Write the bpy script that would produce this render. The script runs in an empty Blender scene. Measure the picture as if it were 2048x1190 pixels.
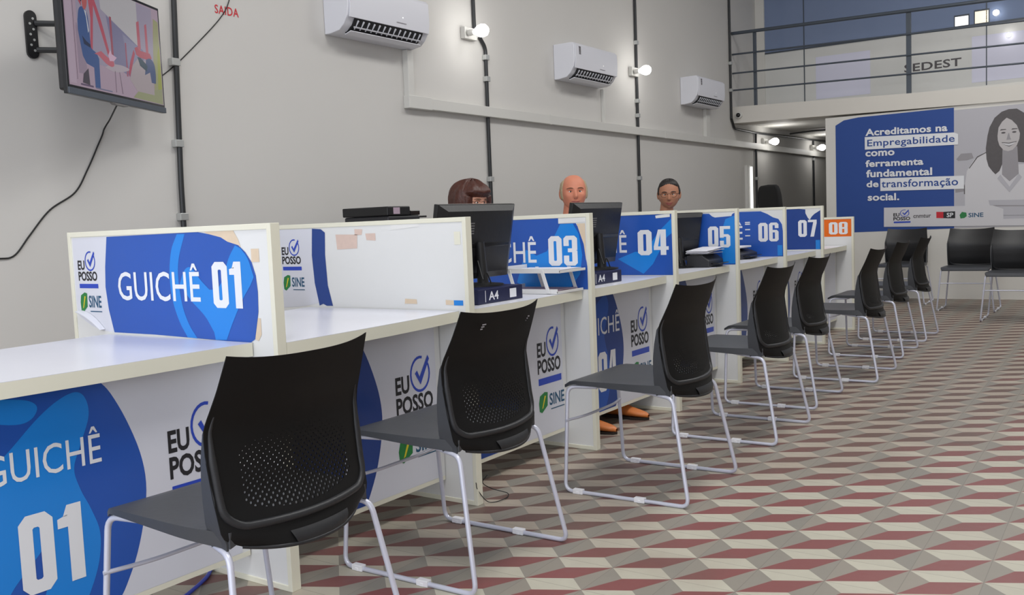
import bpy, bmesh, math, random
import numpy as np
from mathutils import Vector, Matrix
random.seed(7)
PI = math.pi
scn = bpy.context.scene
COL = scn.collection

def lin(r, g=None, b=None):
    if g is None: g = b = r
    f = lambda c: (c/255/12.92) if c/255 <= .04045 else ((c/255+.055)/1.055)**2.4
    return (f(r), f(g), f(b), 1)

# ------------------------------------------------------------------ camera
CAMP = (2.1285, -1.9119, 1.1002)
yaw, pitch, roll = .5974, .0817, -.0408
fwd = Vector((-math.sin(yaw)*math.cos(pitch), math.cos(yaw)*math.cos(pitch), -math.sin(pitch)))
rt = Vector((math.cos(yaw), math.sin(yaw), 0)); up = rt.cross(fwd)
ra = math.cos(roll)*rt+math.sin(roll)*up; ua = -math.sin(roll)*rt+math.cos(roll)*up
cd = bpy.data.cameras.new('camera'); cam = bpy.data.objects.new('camera', cd); COL.objects.link(cam)
cd.sensor_width = 36; cd.lens = 1856.2/2048*36; cd.clip_end = 100; cd.clip_start = .05
M = Matrix((ra, ua, -fwd)).transposed().to_4x4(); M.translation = CAMP; cam.matrix_world = M
scn.camera = cam

# ------------------------------------------------------------------ light
w = bpy.data.worlds.new('world'); scn.world = w; w.use_nodes = True
bg = w.node_tree.nodes['Background']; bg.inputs[0].default_value = lin(228, 236, 255); bg.inputs[1].default_value = 1.0
def area(name, loc, rot, sx, sy, power, col=(1, 1, 1)):
    l = bpy.data.lights.new(name, 'AREA'); l.shape = 'RECTANGLE'; l.size = sx; l.size_y = sy; l.energy = power; l.color = col
    o = bpy.data.objects.new(name, l); o.location = loc; o.rotation_euler = rot; COL.objects.link(o); return o
area('daylight_from_shopfront', (1.6, -4.6, 2.0), (math.radians(90), 0, 0), 7.0, 3.6, 215, (.93, .96, 1))
for i, yy in enumerate((-1.2, 1.8, 4.8, 7.8)):
    area('ceiling_lamp_light', (1.2, yy, 4.5), (0, 0, 0), 1.2, 1.2, (78, 78, 68, 58)[i], (1, .99, .97))  # no such lamps in view; added overhead to brighten the hall
scn.view_settings.view_transform = 'Standard'; scn.view_settings.look = 'None'
scn.view_settings.gamma = 1; scn.view_settings.use_curve_mapping = False
scn.view_settings.exposure = -0.47

# ------------------------------------------------------------------ materials
def mat(name, col, rough=.6, metal=0, emit=None, es=0, spec=.5, var=0, vs=8, bump=0):
    m = bpy.data.materials.new(name); m.use_nodes = True; nt = m.node_tree; p = nt.nodes['Principled BSDF']
    p.inputs['Base Color'].default_value = col; p.inputs['Roughness'].default_value = rough
    p.inputs['Metallic'].default_value = metal; p.inputs['Specular IOR Level'].default_value = spec
    if emit: p.inputs['Emission Color'].default_value = emit; p.inputs['Emission Strength'].default_value = es
    tc = nt.nodes.new('ShaderNodeTexCoord'); nz = nt.nodes.new('ShaderNodeTexNoise'); nz.inputs['Scale'].default_value = vs
    nz.inputs['Detail'].default_value = 4
    nt.links.new(tc.outputs['Object'], nz.inputs['Vector'])
    if var:
        mx = nt.nodes.new('ShaderNodeMix'); mx.data_type = 'RGBA'
        mx.inputs[6].default_value = tuple(c*(1-var) for c in col[:3])+(1,); mx.inputs[7].default_value = tuple(min(1, c*(1+var)) for c in col[:3])+(1,)
        nt.links.new(nz.outputs[0], mx.inputs[0]); nt.links.new(mx.outputs[2], p.inputs['Base Color'])
    if bump:
        bp = nt.nodes.new('ShaderNodeBump'); bp.inputs['Strength'].default_value = bump; bp.inputs['Distance'].default_value = .01
        nt.links.new(nz.outputs[0], bp.inputs['Height']); nt.links.new(bp.outputs[0], p.inputs['Normal'])
    return m
wallm = mat('wall_paint', lin(212, 210, 206), .75, var=.03, vs=1.2)
whitem = mat('white_paint', lin(226, 224, 218), .6, var=.02, vs=2)
beamm = mat('beam_paint', lin(222, 218, 210), .6, var=.02, vs=2)
ceilm = mat('ceiling_paint', lin(225), .8)
mdf = mat('white_board', lin(232, 233, 232), .35, var=.02, vs=3)
mdfe = mat('cream_edge_band', lin(236, 234, 216), .4, var=.02, vs=5)
topm = mat('worktop_laminate', lin(228, 230, 240), .28, var=.02, vs=6)
vinylw = mat('white_vinyl', lin(222, 224, 234), .35, var=.02, vs=6)
vblue = mat('blue_vinyl', lin(38, 88, 180), .32, var=.05, vs=3)
vdark = mat('deep_blue_vinyl', lin(30, 66, 142), .32, var=.06, vs=3)
vlight = mat('light_blue_vinyl', lin(32, 136, 226), .32, var=.04, vs=3)
vorange = mat('orange_vinyl', lin(240, 112, 18), .35, var=.03, vs=3)
vrust = mat('rust_orange_vinyl', lin(176, 84, 48), .4, var=.03, vs=3)
white_ink = mat('white_lettering', lin(236, 238, 242), .4)
black_ink = mat('black_lettering', lin(28, 28, 34), .5)
blue_ink = mat('royal_blue_ink', lin(34, 70, 190), .4)
teal_ink = mat('teal_ink', lin(24, 84, 120), .4)
green_ink = mat('green_ink', lin(30, 128, 62), .4, var=.25, vs=60)
yellow_ink = mat('yellow_ink', lin(226, 208, 40), .4)
red_ink = mat('red_ink', lin(206, 34, 50), .5)
torn = mat('torn_glue_residue', lin(226, 206, 180), .8, var=.08, vs=30)
stain = mat('faded_pinkish_tape_mark', lin(224, 200, 188), .7, var=.08, vs=40)
tape = mat('clear_tape', lin(238, 238, 236), .25)
black_pl = mat('black_plastic', lin(26, 26, 28), .42, var=.08, vs=40, bump=.05)
black_gl = mat('glossy_black_plastic', lin(20, 20, 22), .22)
rimm = mat('charcoal_rim_plastic', lin(34, 35, 38), .45, var=.08, vs=60, bump=.05)
seatm = mat('dark_grey_plastic', lin(66, 68, 72), .45, var=.05, vs=60, bump=.04)
steel = mat('pale_grey_painted_steel', lin(208, 210, 224), .3, metal=.2)
glidem = mat('white_plastic_glide', lin(240, 240, 244), .4)
acw = mat('air_conditioner_plastic', lin(228, 229, 236), .35)
acdark = mat('dark_vent', lin(22, 22, 24), .6)
ductm = mat('white_duct_plastic', lin(214, 213, 208), .5)
conduitm = mat('charcoal_conduit', lin(42, 44, 46), .4)
clampm = mat('zinc_clamp', lin(190, 192, 190), .4, metal=.5)
cablem = mat('black_cable', lin(24, 24, 24), .5)
bcable = mat('blue_cable', lin(34, 60, 190), .4)
railm = mat('slate_grey_railing_paint', lin(74, 82, 92), .4, var=.06, vs=20)
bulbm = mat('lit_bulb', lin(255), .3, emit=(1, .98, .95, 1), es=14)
tubem = mat('lit_tube', lin(255), .3, emit=(1, 1, .97, 1), es=2.2)
paper = mat('paper', lin(232, 232, 240), .7)
pinkp = mat('pinkish_paper', lin(190, 168, 184), .7)
navy = mat('navy_carton', lin(16, 24, 66), .45, var=.1, vs=40)
printer_m = mat('dark_printer_plastic', lin(44, 44, 48), .45, var=.05, vs=20)
grey_m = mat('mid_grey_plastic', lin(120, 118, 118), .45)
skin1 = mat('skin_reddish', lin(210, 134, 106), .55, var=.08, vs=30)
skin2 = mat('skin_tan', lin(176, 122, 94), .55, var=.06, vs=30)
skin3 = mat('skin_light', lin(214, 156, 130), .55, var=.05, vs=30)
lipm = mat('lips', lin(160, 82, 82), .5)
hairb = mat('reddish_brown_hair', lin(74, 38, 28), .45, var=.4, vs=50, bump=.4)
hairk = mat('black_hair', lin(34, 30, 28), .5, var=.3, vs=60, bump=.4)
hairg = mat('greying_blond_hair', lin(176, 160, 130), .6, var=.25, vs=60, bump=.4)
browm = mat('eyebrow_hair', lin(110, 76, 54), .7)
eyew = mat('eye_white', lin(236, 232, 226), .25)
iris = mat('dark_iris', lin(46, 34, 24), .2)
shirtw = mat('white_shirt', lin(226, 228, 232), .8, var=.03, vs=20)
shirtd = mat('dark_green_blouse', lin(52, 70, 66), .85, var=.06, vs=20)
shirtb = mat('blue_shirt', lin(84, 104, 142), .85, var=.05, vs=20)
jeans = mat('dark_trousers', lin(34, 36, 46), .85, var=.1, vs=30)
tan = mat('tan_leather', lin(204, 118, 56), .45, var=.1, vs=20)
sole = mat('dark_sole', lin(40, 30, 24), .7)
shoek = mat('black_leather', lin(24, 23, 22), .4)
fabk = mat('black_chair_fabric', lin(20, 20, 21), .85, var=.1, vs=60)
bannerb = mat('banner_blue', lin(34, 74, 152), .55, var=.05, vs=2)
photog = mat('printed_light_grey', lin(190, 189, 196), .6, var=.02, vs=2)
phot2 = mat('printed_white', lin(214, 213, 217), .6)
phot3 = mat('printed_dark_grey', lin(92, 88, 90), .6, var=.12, vs=30)
phot4 = mat('printed_mid_grey', lin(158, 155, 160), .6, var=.04, vs=12)
phot5 = mat('printed_face_grey', lin(196, 192, 193), .6)
photb = mat('printed_beige', lin(196, 172, 152), .6)
film = mat('frosted_grey_film', lin(226, 226, 222), .45, var=.03, vs=2)
film2 = mat('pale_lilac_sheet', lin(228, 228, 246), .5, var=.02, vs=2)
blueglass = mat('blue_tinted_glass', lin(132, 148, 180), .08, var=.1, vs=.8)
whiteglow = mat('lit_window', lin(255), .4, emit=(1, 1, 1, 1), es=1.3)  # glow for the painted glass reflection and the indicator lights
warmglow = mat('warm_lit_window', lin(255), .4, emit=lin(255, 236, 190), es=.9)  # glow painting the warm reflection in the glass

def floor_material():
    m = bpy.data.materials.new('hydraulic_cube_tiles'); m.use_nodes = True; nt = m.node_tree; N = nt.nodes; L = nt.links
    p = N['Principled BSDF']
    tc = N.new('ShaderNodeTexCoord'); sep = N.new('ShaderNodeSeparateXYZ'); L.new(tc.outputs['Object'], sep.inputs[0])
    def mth(op, a, b=None, c=None):
        n = N.new('ShaderNodeMath'); n.operation = op
        for i, v in enumerate((a, b, c)):
            if v is None: continue
            if isinstance(v, (int, float)): n.inputs[i].default_value = v
            else: L.new(v, n.inputs[i])
        return n.outputs[0]
    U = mth('DIVIDE', mth('SUBTRACT', sep.outputs[0], 1.362), .2); V = mth('DIVIDE', mth('SUBTRACT', sep.outputs[1], .8), .2)
    u = mth('FRACT', U); v = mth('FRACT', V)
    hu = mth('MULTIPLY', u, .5); hu2 = mth('ADD', hu, .5)
    red = mth('MULTIPLY', mth('MULTIPLY', mth('GREATER_THAN', v, hu), mth('LESS_THAN', v, mth('MULTIPLY', u, 2))),
              mth('MULTIPLY', mth('GREATER_THAN', v, mth('SUBTRACT', mth('MULTIPLY', u, 2), 1)), mth('LESS_THAN', v, hu2)))
    inv = mth('SUBTRACT', 1, u)
    wa = mth('MULTIPLY', mth('LESS_THAN', v, hu), mth('LESS_THAN', v, inv))
    wb = mth('MULTIPLY', mth('GREATER_THAN', v, hu2), mth('GREATER_THAN', v, inv))
    wh = mth('ADD', wa, wb)
    # per tile tone: floor cell ids drive small shifts from tile to tile
    cid = N.new('ShaderNodeCombineXYZ'); L.new(mth('FLOOR', U), cid.inputs[0]); L.new(mth('FLOOR', V), cid.inputs[1])
    wn = N.new('ShaderNodeTexWhiteNoise'); wn.noise_dimensions = '2D'; L.new(cid.outputs[0], wn.inputs['Vector'])
    nz = N.new('ShaderNodeTexNoise'); nz.inputs['Scale'].default_value = 1.1; nz.inputs['Detail'].default_value = 5; L.new(tc.outputs['Object'], nz.inputs['Vector'])
    nf = N.new('ShaderNodeTexNoise'); nf.inputs['Scale'].default_value = 30; nf.inputs['Detail'].default_value = 4; L.new(tc.outputs['Object'], nf.inputs['Vector'])
    def mix(f, a, b):
        n = N.new('ShaderNodeMix'); n.data_type = 'RGBA'
        if isinstance(f, (int, float)): n.inputs[0].default_value = f
        else: L.new(f, n.inputs[0])
        for k, x in ((6, a), (7, b)):
            if isinstance(x, tuple): n.inputs[k].default_value = x
            else: L.new(x, n.inputs[k])
        return n.outputs[2]
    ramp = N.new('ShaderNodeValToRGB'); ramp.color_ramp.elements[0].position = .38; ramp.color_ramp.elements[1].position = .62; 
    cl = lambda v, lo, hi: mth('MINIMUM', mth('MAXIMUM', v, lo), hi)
    # red and white tones shift to brown beside the desks and further into the hall
    brown_shift = mth('ADD', cl(mth('MULTIPLY', mth('SUBTRACT', sep.outputs[1], 2.0), .11), -.2, .3), cl(mth('MULTIPLY', mth('SUBTRACT', 1.0, sep.outputs[0]), .25), -.2, .2))
    L.new(mth('ADD', nz.outputs[0], brown_shift), ramp.inputs[0])
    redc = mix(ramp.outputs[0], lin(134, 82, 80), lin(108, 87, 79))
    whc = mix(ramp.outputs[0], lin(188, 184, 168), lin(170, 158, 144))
    grc = mix(wn.outputs[0], lin(141, 137, 128), lin(146, 139, 128))
    c = mix(red, grc, redc); c = mix(wh, c, whc)
    # grout joints between the square tiles
    du = mth('ABSOLUTE', mth('SUBTRACT', u, .5)); dv = mth('ABSOLUTE', mth('SUBTRACT', v, .5))
    g = mth('GREATER_THAN', mth('MAXIMUM', du, dv), .4945)
    c = mix(mth('MULTIPLY', g, .55), c, lin(112, 106, 98))
    hs = N.new('ShaderNodeHueSaturation'); L.new(c, hs.inputs['Color'])
    L.new(mth('ADD', mth('MULTIPLY', wn.outputs[0], .08), mth('ADD', mth('MULTIPLY', nf.outputs[0], .14), .87)), hs.inputs['Value'])
    L.new(hs.outputs[0], p.inputs['Base Color'])
    L.new(mth('ADD', mth('MULTIPLY', nf.outputs[0], .2), .34), p.inputs['Roughness'])
    p.inputs['Specular IOR Level'].default_value = .35
    return m
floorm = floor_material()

def perforated_material():
    m = bpy.data.materials.new('perforated_black_plastic'); m.use_nodes = True; nt = m.node_tree; N = nt.nodes; L = nt.links
    p = N['Principled BSDF']; p.inputs['Base Color'].default_value = lin(10, 10, 11); p.inputs['Roughness'].default_value = .55; p.inputs['Specular IOR Level'].default_value = .28
    out = N['Material Output']; tc = N.new('ShaderNodeTexCoord'); sep = N.new('ShaderNodeSeparateXYZ'); L.new(tc.outputs['Object'], sep.inputs[0])
    def mth(op, a, b=None):
        n = N.new('ShaderNodeMath'); n.operation = op
        for i, v in enumerate((a, b)):
            if v is None: continue
            if isinstance(v, (int, float)): n.inputs[i].default_value = v
            else: L.new(v, n.inputs[i])
        return n.outputs[0]
    y, z = sep.outputs[1], sep.outputs[2]
    P = .0165
    def dots(oy, oz):
        a = mth('SUBTRACT', mth('FRACT', mth('ADD', mth('DIVIDE', y, P), oy)), .5); b = mth('SUBTRACT', mth('FRACT', mth('ADD', mth('DIVIDE', z, P), oz)), .5)
        d = mth('SQRT', mth('ADD', mth('MULTIPLY', a, a), mth('MULTIPLY', b, b)))
        return d
    d = mth('MINIMUM', dots(0.5, 0), dots(0, .5))
    # the holes shrink towards the top of the field
    rad = mth('SUBTRACT', .225, mth('MULTIPLY', mth('SUBTRACT', z, .47), .9))
    hole = mth('LESS_THAN', d, rad)
    yy = mth('MULTIPLY', y, y)
    top = mth('LESS_THAN', z, mth('SUBTRACT', .652, mth('MULTIPLY', yy, 1.1)))
    bot = mth('GREATER_THAN', z, mth('ADD', .474, mth('MULTIPLY', yy, 1.0)))
    side = mth('LESS_THAN', mth('ABSOLUTE', y), .162)
    k = mth('MULTIPLY', mth('MULTIPLY', hole, top), mth('MULTIPLY', bot, side))
    tr = N.new('ShaderNodeBsdfTransparent'); mx = N.new('ShaderNodeMixShader')
    L.new(k, mx.inputs[0]); L.new(p.outputs[0], mx.inputs[1]); L.new(tr.outputs[0], mx.inputs[2]); L.new(mx.outputs[0], out.inputs[0])
    return m
perf = perforated_material()

# ------------------------------------------------------------------ geometry helpers
class MB:
    def __init__(s): s.v = []; s.f = []
    def add(s, vs, fs):
        o = len(s.v); s.v += [tuple(a) for a in vs]; s.f += [tuple(i+o for i in f) for f in fs]; return s
    def box(s, x0, x1, y0, y1, z0, z1):
        return s.add([(x0,y0,z0),(x1,y0,z0),(x1,y1,z0),(x0,y1,z0),(x0,y0,z1),(x1,y0,z1),(x1,y1,z1),(x0,y1,z1)],
                     [(0,3,2,1),(4,5,6,7),(0,1,5,4),(1,2,6,5),(2,3,7,6),(3,0,4,7)])
    def tube(s, pts, r, n=10, closed=False, caps=True):
        pts = [Vector(p) for p in pts]; k = len(pts); rings = []
        rr = r if isinstance(r, (list, tuple)) else [r]*k
        prev = None
        for i, p in enumerate(pts):
            a = pts[(i-1) % k] if (closed or i > 0) else p; b = pts[(i+1) % k] if (closed or i < k-1) else p
            t = (b-a).normalized()
            if prev is None:
                n0 = t.orthogonal().normalized()
            else:
                n0 = (prev-t*prev.dot(t))
                n0 = n0.normalized() if n0.length > 1e-6 else t.orthogonal().normalized()
            prev = n0; bn = t.cross(n0)
            rings.append([p+(n0*math.cos(2*PI*j/n)+bn*math.sin(2*PI*j/n))*rr[i] for j in range(n)])
        vs = [v for rg in rings for v in rg]; fs = []
        m = k if closed else k-1
        for i in range(m):
            for j in range(n):
                a = i*n+j; b = i*n+(j+1) % n; c = ((i+1) % k)*n+(j+1) % n; d = ((i+1) % k)*n+j
                fs.append((a, b, c, d))
        if not closed and caps: fs.append(tuple(range(n-1, -1, -1))); fs.append(tuple((k-1)*n+j for j in range(n)))
        return s.add(vs, fs)
    def prism(s, poly, fn, t0, t1):
        """poly: 2-D outline; fn(a, b, t) -> point; t0 back, t1 front"""
        n = len(poly); vs = [fn(a, b, t0) for a, b in poly]+[fn(a, b, t1) for a, b in poly]
        fs = [tuple(range(n-1, -1, -1)), tuple(range(n, 2*n))]+[(i, (i+1) % n, n+(i+1) % n, n+i) for i in range(n)]
        return s.add(vs, fs)
    def lathe(s, prof, c=(0,0,0), axis='z', n=20):
        vs = []; k = len(prof)
        for r, h in prof:
            for j in range(n):
                a = 2*PI*j/n; x, y = r*math.cos(a), r*math.sin(a)
                q = (x, y, h) if axis == 'z' else ((h, x, y) if axis == 'x' else (y, h, x))
                vs.append((q[0]+c[0], q[1]+c[1], q[2]+c[2]))
        fs = [(i*n+j, i*n+(j+1) % n, (i+1)*n+(j+1) % n, (i+1)*n+j) for i in range(k-1) for j in range(n)]
        fs += [tuple(range(n-1, -1, -1)), tuple((k-1)*n+j for j in range(n))]
        return s.add(vs, fs)
    def grid(s, fn, nu, nv, cu=False):
        vs = [fn(i/(nu-1) if not cu else i/nu, j/(nv-1)) for i in range(nu) for j in range(nv)]
        fs = []
        for i in range(nu if cu else nu-1):
            for j in range(nv-1):
                a = i*nv+j; b = ((i+1) % nu)*nv+j; fs.append((a, b, b+1, a+1))
        return s.add(vs, fs)

def wloc(o):
    v = Vector((0, 0, 0))
    while o: v += Vector(o.location); o = o.parent
    return v
def build(name, mb, m, parent=None, world=True, bevel=0, smooth=30, recalc=True):
    """link mb as ONE mesh object; with world=True the points are in world space and are moved into the (unrotated) parent's space"""
    me = bpy.data.meshes.new(name)
    vs = mb.v
    off = wloc(parent) if (parent and world) else Vector((0, 0, 0))
    me.from_pydata([(a-off[0], b-off[1], c-off[2]) for a, b, c in vs], [], mb.f)
    if recalc:
        bm = bmesh.new(); bm.from_mesh(me); bmesh.ops.recalc_face_normals(bm, faces=bm.faces); bm.to_mesh(me); bm.free()
    me.materials.append(m)
    if smooth:
        for p in me.polygons: p.use_smooth = True
        me.set_sharp_from_angle(angle=math.radians(smooth))
    o = bpy.data.objects.new(name, me); COL.objects.link(o)
    if parent: o.parent = parent
    if bevel:
        b = o.modifiers.new('bevel', 'BEVEL'); b.width = bevel; b.segments = 2; b.limit_method = 'ANGLE'; b.angle_limit = math.radians(50)
    return o
def thing(name, label, cat, loc, group=None, rz=0):
    o = bpy.data.objects.new(name, None); COL.objects.link(o); o.empty_display_size = .1
    o.location = loc; o.rotation_euler = (0, 0, rz); o['label'] = label; o['category'] = cat
    if group: o['group'] = group
    return o
def tag(o, label, cat, group=None, kind=None):
    o['label'] = label; o['category'] = cat
    if group: o['group'] = group
    if kind: o['kind'] = kind
    return o
def struct(name, mb, m, label=None, **k):
    o = build(name, mb, m, **k); o['kind'] = 'structure'
    if label: o['label'] = label
    o['category'] = name.split('_')[0]
    return o
def copy_tree(o, parent=None):
    c = o.copy(); COL.objects.link(c); c.parent = parent
    for ch in list(o.children): copy_tree(ch, c)
    return c

def rounded(pts, r, n=5):
    """polyline with rounded corners"""
    pts = [Vector(p) for p in pts]; out = [pts[0]]
    for i in range(1, len(pts)-1):
        a, b, c = pts[i-1], pts[i], pts[i+1]; d1 = (a-b); d2 = (c-b); rr = min(r, d1.length*.45, d2.length*.45)
        p, q = b+d1.normalized()*rr, b+d2.normalized()*rr
        for k in range(n+1):
            t = k/n; out.append(p*(1-t)**2+b*2*t*(1-t)+q*t*t)
    out.append(pts[-1]); return out
def smooth_path(pts, n=8):
    """Catmull-Rom through the points"""
    P = [Vector(p) for p in pts]; P = [2*P[0]-P[1]]+P+[2*P[-1]-P[-2]]; out = []
    for i in range(1, len(P)-2):
        for k in range(n):
            t = k/n; a, b, c, d = P[i-1], P[i], P[i+1], P[i+2]
            out.append(.5*((2*b)+(c-a)*t+(2*a-5*b+4*c-d)*t*t+(-a+3*b-3*c+d)*t**3))
    out.append(P[-2]); return out

# ---- lettering: a built-in font turned into a mesh and fitted to a rectangle
_tc = {}
def glyphs(txt, bold=0, lsp=1.0):
    k = (txt, bold, lsp)
    if k not in _tc:
        c = bpy.data.curves.new('t', 'FONT'); c.body = txt; c.offset = bold; c.space_character = lsp; c.resolution_u = 3; c.fill_mode = 'FRONT'
        o = bpy.data.objects.new('t', c); COL.objects.link(o); dg = bpy.context.evaluated_depsgraph_get()
        me = bpy.data.meshes.new_from_object(o.evaluated_get(dg)); bpy.data.objects.remove(o); bpy.data.curves.remove(c)
        vs = [(v.co.x, v.co.y) for v in me.vertices]; fs = [tuple(p.vertices) for p in me.polygons]; bpy.data.meshes.remove(me)
        _tc[k] = (vs, fs)
    return _tc[k]
def text_mb(txt, fn, a0, a1, b0, b1, t, bold=0, lsp=1.0):
    vs, fs = glyphs(txt, bold, lsp); xs = [v[0] for v in vs]; ys = [v[1] for v in vs]
    X0, X1, Y0, Y1 = min(xs), max(xs), min(ys), max(ys)
    mb = MB(); mb.add([fn(a0+(x-X0)/(X1-X0)*(a1-a0), b0+(y-Y0)/(Y1-Y0)*(b1-b0), t) for x, y in vs], fs); return mb
# heavy condensed numerals drawn as outlines in a 0.5 x 1 cell
def digit_polys(d):
    w, c, s, hw = .46, .09, .168, .15   # width, corner cut, stroke, inner
    def ring(x0, x1, z0, z1, cc, holes):
        O = [(x0+cc, z0), (x1-cc, z0), (x1, z0+cc), (x1, z1-cc), (x1-cc, z1), (x0+cc, z1), (x0, z1-cc), (x0, z0+cc)]
        i0, i1 = x0+s+.015, x1-s-.015; ic = .02
        I = [(i0+ic, z0+s), (i1-ic, z0+s), (i1, z0+s+ic), (i1, z1-s-ic), (i1-ic, z1-s), (i0+ic, z1-s), (i0, z1-s-ic), (i0, z0+s+ic)]
        return [[O[k], O[(k+1) % 8], I[(k+1) % 8], I[k]] for k in range(8)]
    R = lambda x0, x1, z0, z1: [(x0, z0), (x1, z0), (x1, z1), (x0, z1)]
    CR = lambda x0, x1, z0, z1, a, b, c_, d_, k=.09: [(x0+(k if a else 0), z0), (x1-(k if b else 0), z0)]+([(x1, z0+k)] if b else [])+([(x1, z1-k)] if c_ else [])+[(x1-(k if c_ else 0), z1), (x0+(k if d_ else 0), z1)]+([(x0, z1-k)] if d_ else [])+([(x0, z0+k)] if a else [])
    m = .178
    if d == '0': return ring(0, w, 0, 1, .1, 1)
    if d == '1': return [R(.16, .36, 0, 1), [(.02, .72), (.16, .72), (.16, .88), (.02, .84)], [(.10, .86), (.16, .86), (.16, 1)]]
    if d == '3': return [CR(w-m, w, .52, 1, 0, 0, 1, 0), CR(w-m, w, 0, .5, 0, 1, 0, 0), CR(0, w-m, .86, 1, 0, 0, 0, 1), R(.14, w-m, .45, .58), CR(0, w-m, 0, .14, 1, 0, 0, 0),
                         R(0, m, .14, .34), R(0, m, .66, .86), R(w-m, w-.03, .5, .52)]
    if d == '4': return [R(.22, .40, 0, 1), [(0, .2), (.22, .2), (.22, .34), (.0, .34)], R(.40, w+.02, .2, .34), [(0, .34), (.14, .34), (.22, .86), (.22, 1), (.15, 1)]]
    if d == '5': return [R(0, w, .86, 1), R(0, m, .46, .86), R(m, w-m, .5, .62), CR(w-m, w, 0, .62, 0, 1, 1, 0), CR(0, w-m, 0, .14, 1, 0, 0, 0), R(0, m, .14, .32)]
    if d == '6': return [CR(0, m, 0, 1, 1, 0, 0, 1), R(m, w-m, 0, .14), R(m, w-m, .86, 1), R(m, w-m, .48, .61), CR(w-m, w, 0, .61, 0, 1, 1, 0), CR(w-m, w, .7, 1, 0, 0, 1, 0)]
    if d == '7': return [R(0, w, .86, 1), [(.12, 0), (.31, 0), (w, .8), (w, .86), (.28, .86)]]
    if d == '8': return [CR(0, m, 0, .5, 1, 0, 0, 0), CR(0, m, .52, 1, 0, 0, 0, 1), CR(w-m, w, .52, 1, 0, 0, 1, 0), CR(w-m, w, 0, .5, 0, 1, 0, 0), R(m, w-m, 0, .13), R(m, w-m, .87, 1), R(m, w-m, .44, .58), R(.02, m, .5, .52), R(w-m, w-.02, .5, .52)]
def number_mb(num, fn, a0, a1, b0, b1, t):
    mb = MB(); g = .06; W = .46*2+g; ox = 0
    if num[1] == '1': W = .46+g+.36
    for ch in num:
        for P in digit_polys(ch):
            pts = [fn(a0+(x+ox)/W*(a1-a0), b0+z*(b1-b0), t) for x, z in P]
            mb.add(pts, [tuple(range(len(pts)))])
        ox += .46+g-(.02 if ch == '0' and num[1] == '1' else 0)
    return mb
def ring_mb(fn, ca, cb, r, wd, t, a0=0, a1=360, n=24, sy=1.0):
    mb = MB(); vs = []
    for i in range(n+1):
        a = math.radians(a0+(a1-a0)*i/n)
        for q in (r-wd/2, r+wd/2): vs.append(fn(ca+q*math.cos(a), cb+q*sy*math.sin(a), t))
    mb.add(vs, [(2*i, 2*i+1, 2*i+3, 2*i+2) for i in range(n)]); return mb
def flat(fn, poly, t):
    mb = MB(); mb.add([fn(a, b, t) for a, b in poly], [tuple(range(len(poly)))]); return mb
def smp(pts, n=5, keep=()):
    """closed outline rounded through its points"""
    P = pts; K = len(P); out = []
    for i in range(K):
        a, b, c, d = [Vector(P[(i+q) % K]) for q in (-1, 0, 1, 2)]
        for k in range(n):
            t = k/n; v = .5*((2*b)+(c-a)*t+(2*a-5*b+4*c-d)*t*t+(-a+3*b-3*c+d)*t**3); out.append((v.x, v.y))
    return out
def sma(pts, n=5):
    """open run of points rounded through them"""
    return [(v.x, v.y) for v in smooth_path([(a, b, 0) for a, b in pts], n)]
def logo_eu_posso(parent, fn, a0, a1, b0, b1, t, bar=True, sine=None, ink=None, offs=.0004):
    """EU + ticked circle over POSSO over a blue bar, then the green leaf and SINE; a = across, b = up"""
    A = lambda k: a0+(a1-a0)*k; B = lambda k: b0+(b1-b0)*k
    lg = build('logo_lettering', text_mb('EU', fn, A(0), A(.36), B(.50), B(.76), t, .03), black_ink, parent, smooth=0, recalc=False)
    build('logo_lettering', text_mb('POSSO', fn, A(0), A(.98), B(.20), B(.46), t, .03), black_ink, parent, smooth=0, recalc=False)
    r = (a1-a0)*.25; rb = (b1-b0)*.25
    mk = ring_mb(fn, A(.66), B(.74), r, r*.16, t, 75, 400, 22, rb/r)
    mk.add([fn(x, z, t+offs) for x, z in ((A(.52), B(.76)), (A(.58), B(.80)), (A(.64), B(.70)), (A(.88), B(1.0)), (A(.92), B(.94)), (A(.66), B(.58)))], [(0, 1, 2, 5), (2, 3, 4, 5)])
    build('tick_mark', mk, blue_ink, parent, smooth=0, recalc=False)
    if bar: build('logo_bar', flat(fn, [(A(.02), B(0)), (A(1.0), B(0)), (A(1.0), B(.12)), (A(.02), B(.12))], t), blue_ink, parent, smooth=0, recalc=False)
    if sine:
        s0, s1 = sine; S = lambda k: s0+(s1-s0)*k
        build('leaf_emblem', flat(fn, [(A(.02), S(.1)), (A(.12), S(.0)), (A(.24), S(.15)), (A(.36), S(.3)), (A(.38), S(.95)), (A(.25), S(1.0)), (A(.05), S(.85)), (A(0), S(.5))], t), green_ink, parent, smooth=0, recalc=False)
        build('leaf_vein', flat(fn, [(A(.12), S(.2)), (A(.17), S(.25)), (A(.30), S(.8)), (A(.24), S(.82))], t+offs), yellow_ink, parent, smooth=0, recalc=False)
        build('logo_lettering', text_mb('SINE', fn, A(.45), A(1.1), S(.25), S(.85), t, .02), teal_ink, parent, smooth=0, recalc=False)
        build('logo_line', flat(fn, [(A(.5), S(.04)), (A(1.1), S(.04)), (A(1.1), S(.09)), (A(.5), S(.09))], t), teal_ink, parent, smooth=0, recalc=False)
    return lg

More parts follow.
